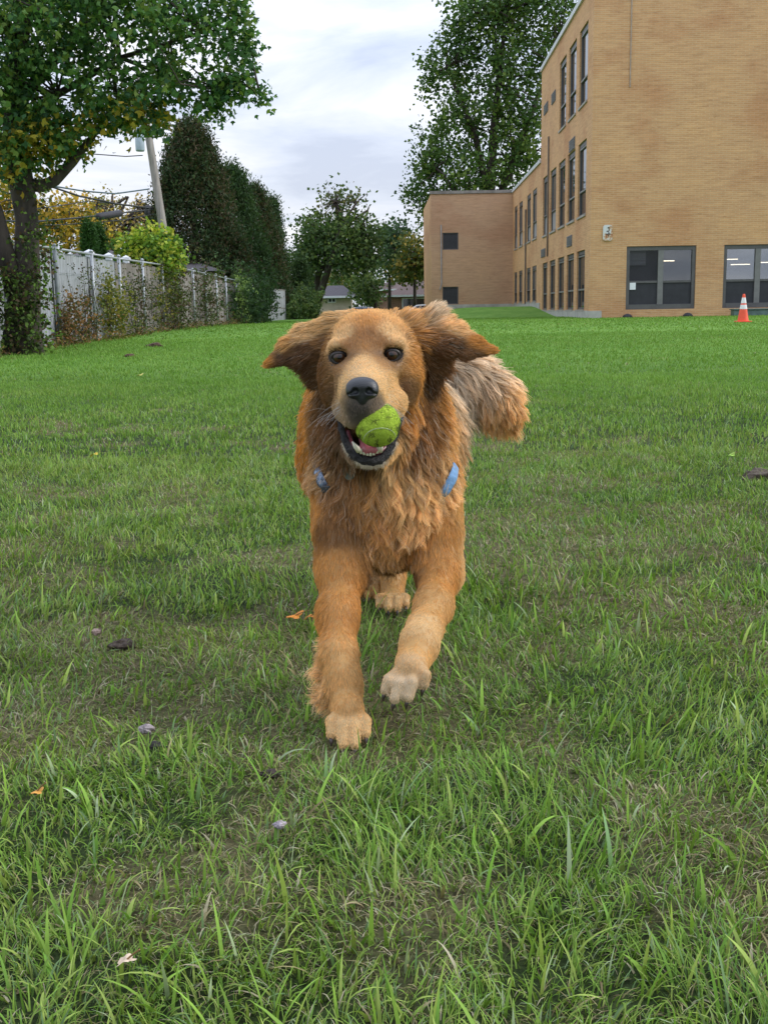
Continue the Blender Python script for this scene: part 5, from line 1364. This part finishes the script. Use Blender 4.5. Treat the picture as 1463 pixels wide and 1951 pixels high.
A3 = DV[DF]; ta = np.concatenate([A3[:, [0, 1, 2]], A3[:, [0, 2, 3]]]); nrm = np.cross(ta[:, 1] - ta[:, 0], ta[:, 2] - ta[:, 0]); ar = np.linalg.norm(nrm, axis=1); nrm = nrm / (ar[:, None] + 1e-12)
cen = ta.mean(1)
cvx, cvy = PROJ(cen)
dens = np.where(cen[:, 1] < 1.83, 1.5, 1.0) * np.where(cen[:, 1] > 2.1, .6, 1.0) * np.where((cvx > 800) & (cen[:, 1] > 2.42) & (cvy < 800), 4.0, 1.0)
pr_ = ar * dens; NS = 340000
ti = rng.choice(len(ta), NS, p=pr_ / pr_.sum())
u1 = rng.random(NS); u2 = rng.random(NS); su = np.sqrt(u1)
p0 = ta[ti, 0] * (1 - su)[:, None] + ta[ti, 1] * (su * (1 - u2))[:, None] + ta[ti, 2] * (su * u2)[:, None]
n0 = nrm[ti]
# bald: nose, mouth, eyes
NOSE = W(690, 742, 1.603)
bald = (np.linalg.norm((p0 - NOSE) / np.array([1, 1, .9]), axis=1) < .022)
bald |= (np.linalg.norm(p0 - W(704, 826, 1.69), axis=1) < .043)
vx, vy = PROJ(p0)
bald |= ((vx - 704) / 50) ** 2 + ((vy - 835) / 52) ** 2 < 1
bald &= p0[:, 1] < 1.80
for e_ in EYE: bald |= np.linalg.norm((p0 - (e_ + np.array([0, -.004, 0]))) / np.array([1.15, 1, .74]), axis=1) < .0142
p0, n0 = p0[~bald], n0[~bald]; NS = len(p0)
d0, L0, c0, k0 = guide(p0)
def inpoly(x, y, poly):
    r = np.zeros(len(x), bool); n = len(poly)
    for i in range(n):
        (x1, y1), (x2, y2) = poly[i], poly[(i + 1) % n]
        c_ = ((y1 > y) != (y2 > y)) & (x < (x2 - x1) * (y - y1) / (y2 - y1 + 1e-9) + x1); r ^= c_
    return r
# inner side of the ear flaps: short fur, with shade painted into its colour
vx, vy = PROJ(p0)
inner = inpoly(vx, vy, [(516, 696), (552, 664), (592, 648), (622, 668), (618, 730), (606, 775), (586, 735), (560, 702)]) & (p0[:, 1] < 1.86) & (n0[:, 1] < .3)
inner |= inpoly(vx, vy, [(806, 655), (838, 650), (880, 669), (932, 676), (884, 694), (856, 704), (850, 745), (838, 790), (818, 740)]) & (p0[:, 1] < 1.86) & (n0[:, 1] < .3)
c0[inner] = c0[inner] * .25 + np.array([.19, .08, .028]) * .75; L0[inner] = np.minimum(L0[inner], .013)
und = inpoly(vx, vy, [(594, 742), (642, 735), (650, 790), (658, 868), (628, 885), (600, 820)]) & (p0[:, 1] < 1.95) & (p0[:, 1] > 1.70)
c0[und] = c0[und] * .4 + np.array([.17, .075, .028]) * .6  # shade below the left ear painted into the cheek and jaw fur
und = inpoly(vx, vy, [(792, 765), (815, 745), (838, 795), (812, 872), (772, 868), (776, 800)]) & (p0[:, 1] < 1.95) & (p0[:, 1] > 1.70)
c0[und] = c0[und] * .5 + np.array([.36, .16, .05]) * .5  # weaker painted shade on the other cheek
tang = d0 - n0 * (d0 * n0).sum(1)[:, None]; tl = np.linalg.norm(tang, axis=1)[:, None]; tang = np.where(tl > .05, tang / (tl + 1e-9), d0)
L = L0 * (.65 + .6 * rng.random(NS))
lift = np.where(L0 < .012, .16, np.where(L0 < .02, .24, .34)) + rng.normal(0, .08, NS)
cdir = tang + n0 * np.abs(lift)[:, None] + rng.normal(0, .10, (NS, 3)); cdir /= np.linalg.norm(cdir, axis=1)[:, None]
stray = rng.random(NS) < .10; cdir[stray] += rng.normal(0, .35, (int(stray.sum()), 3)); cdir /= np.linalg.norm(cdir, axis=1)[:, None]
# gravity / wind: strands turn towards their guide
pull = d0 * .55 + np.array([0, .05, -.25]) * np.clip(L0 / .06, 0, 1)[:, None]
side = np.cross(cdir, n0); side /= np.linalg.norm(side, axis=1)[:, None] + 1e-9
K = 6; tt = np.linspace(0, 1, K)
Q = np.zeros((NS, K, 3))
# clumps: one root in 22 leads its neighbours
nc = NS // 13; lead = rng.choice(NS, nc, replace=False)
kd = kdtree.KDTree(nc)
for i, q in enumerate(lead): kd.insert(p0[q], i)
kd.balance()
near = np.array([kd.find(Vector(q))[1] for q in p0])
lp = lead[near]
phase = (rng.random(nc) * 6.28)[near]; wamp = (.6 + .8 * rng.random(nc))[near]
cdirL = cdir[lp]; 
cb_ = np.clip(.25 + 8 * L0, .2, .7)
dmix = cdir * (1 - cb_)[:, None] + cdirL * cb_[:, None]; dmix /= np.linalg.norm(dmix, axis=1)[:, None]
Lc = L * (1 - cb_ * .6) + L[lp] * cb_ * .6
for k in range(K):
    x = tt[k]
    q = p0 + dmix * (Lc * x)[:, None] + (pull - dmix * (pull * dmix).sum(1)[:, None]) * (Lc * x * x * .55)[:, None]
    w = k0 * Lc * .15 * x * np.sin(phase + x * 7.0) * wamp
    w2 = k0 * Lc * .12 * x * np.cos(phase * 1.7 + x * 6.0)
    q = q + side * w[:, None] + n0 * np.abs(w2)[:, None]
    Q[:, k] = q
# tips converge on the clump leader's tip
conv = (cb_ * np.where((p0[:, 1] > 2.4), .30, .52))[:, None] * np.linspace(0, 1, K)[None] ** 1.5
for k in range(K):
    d_ = Q[lp, k] - Q[:, k]; dl = np.linalg.norm(d_, axis=1)
    lim = np.minimum(1, .012 / (dl + 1e-6))
    Q[:, k] += d_ * (conv[:, k] * lim * (1 - .8 * stray))[:, None]
Q[:, :, 2] = np.maximum(Q[:, :, 2], .004)
vs_ = np.clip(L0 / .028, .22, 1)[:, None]
var = (1 + (.44 * rng.random((NS, 1)) - .22) * np.sqrt(vs_)) * (1 + ((.60 * rng.random(nc) - .30)[near][:, None]) * vs_)
sh = fbm(p0[:, 0] * 26 + 40, p0[:, 2] * 20 + p0[:, 1] * 20, 3)
var = var * (.82 + .36 * sh)[:, None]
lt = (rng.random((NS, 1)) < .12) * .5 * np.clip(L0 / .03, 0, 1)[:, None]
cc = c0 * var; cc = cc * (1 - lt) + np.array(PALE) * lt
rt_ = np.clip(.62 - 5 * L0, .38, .6)[:, None, None]; Cc = cc[:, None, :] * (rt_ + (1.16 - rt_) * tt[None, :, None])  # strand roots darkened to paint in the shade beneath the coat
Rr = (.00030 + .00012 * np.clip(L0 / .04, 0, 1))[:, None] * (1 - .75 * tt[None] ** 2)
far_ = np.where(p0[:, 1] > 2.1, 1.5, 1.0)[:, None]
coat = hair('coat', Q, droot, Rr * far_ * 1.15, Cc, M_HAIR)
coat['label'] = 'long wavy golden coat, paler on the chest ruff, paws and tail'

# ---- eyes, nose, mouth
def uvs(mb, c, r, n=20, m_=12, top=1.0):
    V = []; F_ = []
    for j in range(m_ + 1):
        th = math.pi * j / m_
        for i in range(n):
            a = 2 * math.pi * i / n; V.append((c[0] + r[0] * math.sin(th) * math.cos(a), c[1] + r[1] * math.sin(th) * math.sin(a), c[2] + r[2] * math.cos(th)))
    for j in range(m_):
        for i in range(n): F_.append((j*n+i, (j+1)*n+i, (j+1)*n+(i+1) % n, j*n+(i+1) % n))
    mb.add(V, F_)
m, t, b = mat('eye'); b.inputs['Base Color'].default_value = (.012, .006, .004, 1); b.inputs['Roughness'].default_value = .04; b.inputs['Specular IOR Level'].default_value = .5; ea_ = N(t, 'ShaderNodeAttribute', attribute_name='col'); t.links.new(ea_.outputs['Color'], b.inputs['Base Color'])
M_LID = simple('eyelid', (.02, .013, .011), .45, .2, 60)
for e_ in EYE:
    mb = MB(); uvs(mb, e_ + np.array([0, -.0005, 0]), (.0117, .0117, .0117), 32, 24); eo = mb.build('eye', m, droot, smooth=True)
    ca = eo.data.color_attributes.new('col', 'FLOAT_COLOR', 'POINT'); vv = np.array(mb.v) - (e_ + np.array([0, -.0005, 0])); gz_ = np.array([0, 0, CAMH]) - e_; gz_ /= np.linalg.norm(gz_); ang = np.degrees(np.arccos(np.clip(vv @ gz_ / .0117, -1, 1)))
    cv = np.where(ang[:, None] < 17, .002, np.where(ang[:, None] < 44, np.array([.050, .020, .008]), np.array([.02, .014, .012]))); ca.data.foreach_set('color', np.concatenate([cv, np.ones((len(cv), 1))], 1).astype(np.float32).ravel())
    mb = MB(); pts = []
    for k in range(25):
        a = 2 * math.pi * k / 24; pts.append((e_[0] + .0118 * math.cos(a), e_[1] - .0078 + .0035 * abs(math.cos(a)), e_[2] + (.0074 if math.sin(a) > 0 else .0082) * math.sin(a) - .0005))
    mb.tube(pts, [.0021 + .0016 * max(0, math.sin(2 * math.pi * k / 24)) for k in range(25)], 8, cap=False); mb.build('eyelid', M_LID, eo, smooth=True)
m, t, b = mat('nose_leather'); b.inputs['Base Color'].default_value = (.018, .019, .023, 1); b.inputs['Roughness'].default_value = .38
nf_ = N(t, 'ShaderNodeTexVoronoi', i_Scale=620.0); tcn = N(t, 'ShaderNodeTexCoord'); t.links.new(tcn.outputs['Object'], nf_.inputs['Vector'])
bp = N(t, 'ShaderNodeBump', i_Strength=.35, i_Distance=.001); t.links.new(nf_.outputs[0], bp.inputs['Height']); t.links.new(bp.outputs[0], b.inputs['Normal'])
nfld = Field(NOSE - .04, NOSE + .04, .0011)
nfld.ell(NOSE + np.array([0, .006, .004]), (.0225, .017, .0135), .004)
nfld.ell(NOSE + np.array([-.0105, .004, -.003]), (.0125, .014, .011), .005); nfld.ell(NOSE + np.array([.0105, .004, -.003]), (.0125, .014, .011), .005)
nfld.ell(NOSE + np.array([0, .004, -.011]), (.009, .012, .013), .006)
for s_ in (-1, 1):
    nfld.ell(NOSE + np.array([s_ * .0098, -.010, -.002]), (.0052, .007, .0048), .002, sub=True)
    nfld.cone(NOSE + np.array([s_ * .013, -.008, -.004]), NOSE + np.array([s_ * .020, -.002, -.0065]), .0022, .0018, .002, sub=True)
nfld.cone(NOSE + np.array([0, -.0135, .001]), NOSE + np.array([0, -.009, -.024]), .0012, .0012, .0015, sub=True)
v, f = nfld.mesh(); mesh_np('nose', v, f, m, droot, smooth=True)
# tongue, gums, teeth, lip
M_TONG = simple('tongue', (.42, .12, .14), .32, .25, 120, bump=.15); M_GUM = simple('gum', (.16, .04, .05), .35, .3, 80)
M_TOOTH = simple('tooth', (.72, .68, .55), .3, .08, 90); M_LIP = simple('lip', (.020, .018, .020), .6, .5, 220, bump=.9)
mb = MB(); c_ = [W(705, 822, 1.765), W(704, 838, 1.73), W(706, 850, 1.70), W(706, 857, 1.682)]
tf = Field(W(704, 838, 1.72) - .07, W(704, 838, 1.72) + .07, .0018)
for i in range(3): tf.cone(c_[i] + np.array([-.008, 0, 0]), c_[i+1] + np.array([-.006, 0, 0]), .0085, .0072, .006); tf.cone(c_[i] + np.array([.008, 0, 0]), c_[i+1] + np.array([.006, 0, 0]), .0085, .0072, .006)
for i in range(3): tf.cone(c_[i] + np.array([0, -.002, .011]), c_[i+1] + np.array([0, -.002, .010]), .0035, .003, .003, sub=True)
v, f = tf.mesh(); mesh_np('tongue', v, f, M_TONG, droot, smooth=True)
def curve_pts(pts, n=24):
    pts = [Vector(p) for p in pts]; out = []
    for i in range(n + 1):
        u = i / n * (len(pts) - 1); k = min(int(u), len(pts) - 2); w = u - k
        p_ = [pts[max(k-1, 0)], pts[k], pts[k+1], pts[min(k+2, len(pts)-1)]]
        out.append(.5 * ((2 * p_[1]) + (-p_[0] + p_[2]) * w + (2*p_[0] - 5*p_[1] + 4*p_[2] - p_[3]) * w*w + (-p_[0] + 3*p_[1] - 3*p_[2] + p_[3]) * w**3))
    return out
lipc = [W(644, 788, 1.745), W(652, 822, 1.718), W(664, 852, 1.700), W(684, 873, 1.687), W(706, 879, 1.682), W(727, 874, 1.687), W(743, 852, 1.700), W(756, 820, 1.716), W(767, 780, 1.74)]
mb = MB(); q_ = curve_pts(lipc, 40); mb.tube(q_, [.0035 + .0036 * math.sin(math.pi * i / 40) + .0007 * math.sin(i * 1.9) + .0004 * math.sin(i * 3.7) for i in range(41)], 10); mb.build('lip', M_LIP, droot, smooth=True)
gum = [W(662, 822, 1.725), W(670, 848, 1.705), W(686, 861, 1.690), W(706, 865, 1.686), W(724, 860, 1.690), W(738, 846, 1.705), W(748, 818, 1.725)]
mb = MB(); q_ = curve_pts(gum, 30); mb.tube(q_, .0042, 8); mb.build('gum', M_GUM, droot, smooth=True)
# front teeth and canines
for k, (px, py, hh, rr) in enumerate([(688, 861, .005, .0021), (694, 863, .005, .0021), (700, 864.5, .005, .0021), (706, 865, .005, .0021), (712, 863.5, .0055, .0023), (718, 860, .007, .0027), (683, 858, .006, .0024)]):
    c_ = W(px, py, 1.679); mb = MB(); mb.tube([tuple(c_ - np.array([0, 0, .003])), tuple(c_ + np.array([0, 0, hh * .6])), tuple(c_ + np.array([0, 0, hh]))], [rr, rr, rr * .6], 8); mb.build('tooth', M_TOOTH, droot, smooth=True)
for (a, m_, t_) in (((684, 860, 1.680), (677, 850, 1.676), (671, 841, 1.677)), ((724, 860, 1.680), (726, 848, 1.676), (727, 838, 1.678))):
    mb = MB(); mb.tube([tuple(W(*a)), tuple(W(*m_)), tuple(W(*t_))], [.0042, .0034, .0009], 10); o = mb.build('tooth', M_TOOTH, droot, smooth=True); o['label'] = 'long pointed lower canine'
# nails
M_NAIL = simple('claw', (.05, .035, .03), .4, .2, 40)
for (p_, d_, r_) in TIPS:
    d_ = d_ / np.linalg.norm(d_); mb = MB(); mb.tube([tuple(p_ + d_ * r_ * .5), tuple(p_ + d_ * r_ * 1.2), tuple(p_ + d_ * r_ * 1.75 + np.array([0, 0, -.002]))], [.0034, .0030, .0008], 8); mb.build('claw', M_NAIL, droot, smooth=True)
# whiskers
wh_ = []
for s_, base in ((-1, (664, 770, 1.632)), (1, (722, 765, 1.63))):
    for k in range(9):
        b0 = W(base[0] + s_ * (k % 3) * 7, base[1] + (k // 3) * 7 - 4, base[2] + .006 * (k % 3)); L_ = .03 + .02 * random.random()
        d_ = np.array([s_ * .8, -.1, -.5 + .3 * random.random()]); wh_.append([b0 + d_ * L_ * x + np.array([0, 0, -.012]) * x * x for x in tt])
wh_ = np.array(wh_); # short white hairs growing over the edge of the lower lip
lq = curve_pts(lipc, 400)
nf2 = 1500; ii = rng.integers(70, 331, nf2); bp_ = np.array([lq[i] for i in ii]) + rng.normal(0, .0012, (nf2, 3)) + np.array([0, -.001, -.0045])
cx_ = (bp_ - W(705, 830, 1.69)); cx_[:, 1] = 0; cx_ /= np.linalg.norm(cx_, axis=1)[:, None]
dd_ = cx_ * .8 + np.array([0, -.35, -.4]) + rng.normal(0, .22, (nf2, 3)); LL = (.003 + .004 * rng.random(nf2))
fq = bp_[:, None, :] + dd_[:, None, :] * LL[:, None, None] * np.linspace(0, 1, 4)[None, :, None]; fq[:, :, 1] += (np.linspace(0, 1, 4)[None] ** 2) * .004
hair('chin_fringe', fq, droot, np.tile(np.array([.00026, .00022, .00016, .00006]), (nf2, 1)), np.repeat((np.array(PALE) * (.6 + .5 * rng.random((nf2, 1))))[:, None], 4, 1), M_HAIR)
hair('whiskers', wh_, droot, np.full(wh_.shape[:2], .00016), np.full(wh_.shape, .5), M_HAIR)

# ---- harness
M_BLUE = simple('blue_webbing', (.14, .27, .45), .8, .15, 120, bump=.3); M_BUCK = simple('buckle', (.03, .035, .04), .35, .1, 5)
har = [W(840, 950, 1.765), W(858, 925, 1.785), W(876, 893, 1.835), W(878, 840, 1.93), W(800, 720, 2.0), W(718, 668, 2.02), W(620, 740, 2.0), W(582, 850, 1.92), W(594, 905, 1.83), W(620, 945, 1.785), W(680, 985, 1.80), W(780, 985, 1.79), W(840, 950, 1.765)]
q_ = curve_pts(har, 90); V = []; F_ = []
q_ = [Vector(W(728, 850, 1.92)) + (p - Vector(W(728, 850, 1.92))) * .84 for p in q_]
for i, p_ in enumerate(q_):
    tg = (q_[(i + 1) % 90] - q_[(i - 1) % 90]).normalized(); o_ = (p_ - Vector(W(725, 850, 1.92))); o_ = (o_ - tg * o_.dot(tg)).normalized(); w_ = tg.cross(o_)
    for (a, c) in ((-.0125, -.002), (.0125, -.002), (.0125, .003), (-.0125, .003)): V.append(p_ + w_ * a + o_ * c)
for i in range(90):
    for k in range(4): F_.append((i*4+k, i*4+(k+1) % 4, (i+1)*4+(k+1) % 4, (i+1)*4+k))
mb = MB(); mb.add(V, F_); hr = mb.build('harness', M_BLUE, droot, smooth=False); hr['label'] = 'blue harness strap showing through the ruff at both shoulders'
def webbing(pts, width, thick, out, m_, name, parent):
    """flat strap along pts; 'out' is the direction its face looks"""
    q = curve_pts(pts, 16); mb = MB(); V = []; F_ = []; o_ = Vector(out).normalized(); n = len(q)
    for i, p_ in enumerate(q):
        tg = (q[min(i + 1, n - 1)] - q[max(i - 1, 0)]).normalized(); oo = (o_ - tg * o_.dot(tg)).normalized(); w_ = tg.cross(oo)
        for k in range(10):
            a = 2 * math.pi * k / 10; V.append(p_ + w_ * width * .5 * math.copysign(abs(math.cos(a)) ** .6, math.cos(a)) + oo * thick * .5 * math.sin(a))
    for i in range(n - 1):
        for k in range(10): F_.append((i*10+k, i*10+(k+1) % 10, (i+1)*10+(k+1) % 10, (i+1)*10+k))
    mb.add(V, F_); return mb.build(name, m_, parent, smooth=True)
webbing([W(826, 962, 1.83), W(842, 944, 1.793), W(855, 924, 1.793), W(865, 904, 1.804), W(868, 888, 1.845)], .0165, .004, (.45, -1, .2), M_BLUE, 'strap', hr)
M_GREYB = simple('patterned_webbing', (.16, .20, .27), .8, .5, 170, c2=(.04, .05, .07))
webbing([W(604, 884, 1.84), W(606, 902, 1.816), W(613, 920, 1.800), W(626, 938, 1.81)], .017, .005, (-.5, -1, .1), M_GREYB, 'strap', hr)
mb = MB(); c_ = W(621, 932, 1.792); mb.box(tuple(c_ - np.array([.007, .004, .006])), tuple(c_ + np.array([.007, .004, .006]))); mb.build('buckle', M_BUCK, hr, bevel=.002)
tg_ = MB(); c_ = W(664, 899, 1.752)
tg_.tube([tuple(c_ + np.array([0, -.0012, 0])), tuple(c_ + np.array([.002, .0012, .0]))], .0125, 24); tg_.build('tag', simple('tag_metal', (.075, .08, .065), .45, .3, 90), hr)['label'] = 'dull grey green tag half buried in the chest fur'

# ---- ball
BALL = W(719, 808, 1.634)
m, t, b = mat('felt')
n1_ = noise(t, 120, 6, .7); n2_ = noise(t, 34, 5, .75)
c = ramp(t, [(.25, (.28, .38, .03)), (.75, (.52, .68, .07))], n1_)
c = mixc(t, ramp(t, [(.60, (0, 0, 0)), (.68, (.75, .75, .75))], n2_), c, (.06, .09, .02))
t.links.new(c, b.inputs['Base Color']); b.inputs['Roughness'].default_value = .95
bp = N(t, 'ShaderNodeBump', i_Strength=.8, i_Distance=.002); t.links.new(n1_, bp.inputs['Height']); t.links.new(bp.outputs[0], b.inputs['Normal'])
br_ = empty('tennis_ball', tuple(BALL)); tag(br_, 'dirty yellow green ball held in the dog\'s mouth', 'ball')
mb = MB(); uvs(mb, BALL, (.0325,) * 3, 48, 32); mb.build('felt', m, br_, smooth=True)
mb = MB(); pts = []
for k in range(81):
    a = 2 * math.pi * k / 80; x, y, z = math.cos(a) + .35 * math.cos(3 * a), math.sin(a) - .35 * math.sin(3 * a), 1.05 * math.sin(2 * a)
    q = Vector((x, y, z)).normalized() * .0325; q.rotate(Matrix.Rotation(1.1, 3, 'X') @ Matrix.Rotation(.9, 3, 'Z')); pts.append(Vector(BALL) + q)
mb.tube(pts, .0009, 6, cap=False); mb.build('seam', simple('seam', (.40, .46, .24), .8), br_, smooth=True)
# fuzz of the felt
nb = 9000; d_ = rng.normal(size=(nb, 3)); d_ /= np.linalg.norm(d_, axis=1)[:, None]; tg = np.cross(d_, rng.normal(size=(nb, 3))); tg /= np.linalg.norm(tg, axis=1)[:, None]
Fz = BALL + d_[:, None, :] * .0323 + (d_[:, None, :] * .0012 + tg[:, None, :] * .0022) * np.linspace(0, 1, 3)[None, :, None]
sp_ = fbm(d_[:, 0] * 4 + 9, d_[:, 2] * 4 + d_[:, 1] * 3, 3)
fc = np.where((sp_ > .62)[:, None], np.array([.07, .10, .02]), np.array([.47, .62, .07]) * (.7 + .5 * rng.random((nb, 1))))
hair('fuzz', Fz, br_, np.full((nb, 3), .00020), np.repeat(fc[:, None], 3, 1), M_HAIR)
# ------------------------------------------------------------------ fallen leaves, clods and stones on the lawn
def ground_at(px, py):
    D = 2.0
    for _ in range(30):
        p = P(px, py, D); g_ = gz(p[0], p[1]); r = P(px, py, 1.0); s_ = (r[2] - CAMH)
        D = D + (g_ - p[2]) / s_ if abs(s_) > 1e-6 else D
    return P(px, py, D)
def leafthing(px, py, s, col, label, rot=0.3, lift=.02):
    p = ground_at(px, py) + np.array([0, 0, lift]); r = empty('fallen_leaf', tuple(p)); tag(r, label, 'fallen leaf', 'fallen leaves on the lawn')
    n = 22; mb = MB(); V = []
    for k in range(n):
        a = 2 * math.pi * k / n; rr = s * (.55 + .45 * abs(math.cos(2.5 * a + .3))) * (1 + .1 * math.sin(9 * a))
        x, y = rr * math.cos(a + rot), rr * math.sin(a + rot) * .8
        V.append((p[0] + x, p[1] + y, p[2] + .25 * s * math.sin(a * 2 + 1) + .3 * x))
    V.append((p[0], p[1], p[2] + .002)); mb.add(V, [(k, (k + 1) % n, n) for k in range(n)])
    mb.build('blade', simple('leaf_' + str(int(px)), col, .7, .35, 60), r)
    q = MB(); q.tube([tuple(p), tuple(p + np.array([s * .9, -s * .5, .01])), tuple(p + np.array([s * 1.5, -s * .7, .015]))], .0009, 5); q.build('stalk', simple('stalk', (.22, .12, .04)), r)
leafthing(562, 1205, .020, (.55, .20, .02), 'orange maple leaf lying left of the planted front leg', .2, .035)
leafthing(590, 1203, .012, (.50, .19, .02), 'smaller orange leaf scrap touching the dog\'s planted leg', 1.2, .03)
leafthing(74, 1558, .010, (.50, .24, .04), 'small orange leaf in the grass near the camera, far left', .6, .035)
leafthing(181, 883, .020, (.60, .45, .04), 'yellow leaf lying in the open lawn left of the dog', .9, .04)
leafthing(268, 724, .035, (.52, .50, .12), 'pale yellow leaf in the lawn toward the fence', .4, .05)
leafthing(1390, 886, .020, (.25, .42, .05), 'bright green leaf lying in the lawn right of the dog', .4, .04)
leafthing(245, 1905, .010, (.55, .42, .30), 'pale tan leaf in the grass at the very bottom', 1.4, .04)
def clod(px, py, s, col, label, name='soil_clod', cat='soil clod', flat=.6, lift=.006):
    p = ground_at(px, py) + np.array([0, 0, lift]); bm = bmesh.new(); bmesh.ops.create_icosphere(bm, subdivisions=4, radius=s)
    for v in bm.verts:
        c = v.co.copy(); d = 1 + .55 * (float(fbm(np.array([c.x / s * 2 + px]), np.array([c.y / s * 2 + c.z / s * 1.7]), 4)[0]) - .5) * 2
        v.co = Vector((c.x * d * 1.25, c.y * d, c.z * d * flat))
    me = bpy.data.meshes.new(name); bm.to_mesh(me); bm.free(); me.polygons.foreach_set('use_smooth', [True] * len(me.polygons))
    me.materials.append(simple(name, col, .95, .45, 160, bump=.6)); o = bpy.data.objects.new(name, me); COL.objects.link(o); o.location = tuple(p)
    tag(o, label, cat)
clod(232, 1236, .020, (.07, .05, .035), 'crumbly dark clod of soil beside the pinkish stone')
clod(185, 1225, .0075, (.42, .30, .25), 'small pinkish stone left of the dark clod', 'stone', 'stone', .8, .022)
clod(296, 1432, .012, (.035, .03, .028), 'very dark clod of soil in the grass lower left of the dog')
clod(280, 1414, .009, (.33, .28, .28), 'greyish pebble touching the very dark clod', 'stone', 'stone', .8, .02)
clod(514, 1483, .009, (.05, .035, .03), 'dark bit of bark in the grass below the planted paw', 'bark_chip', 'bark chip')
clod(295, 661, .10, (.10, .06, .04), 'brown clod on the lawn near the fence, the larger one')
clod(248, 680, .06, (.10, .055, .04), 'small brown clod on the lawn near the fence, nearer the camera')
clod(1440, 912, .05, (.09, .07, .05), 'dark earthy lump in the lawn at the right edge')
clod(534, 1601, .006, (.42, .36, .40), 'tiny pale stone in the grass near the camera', 'stone', 'stone', .8, .02)
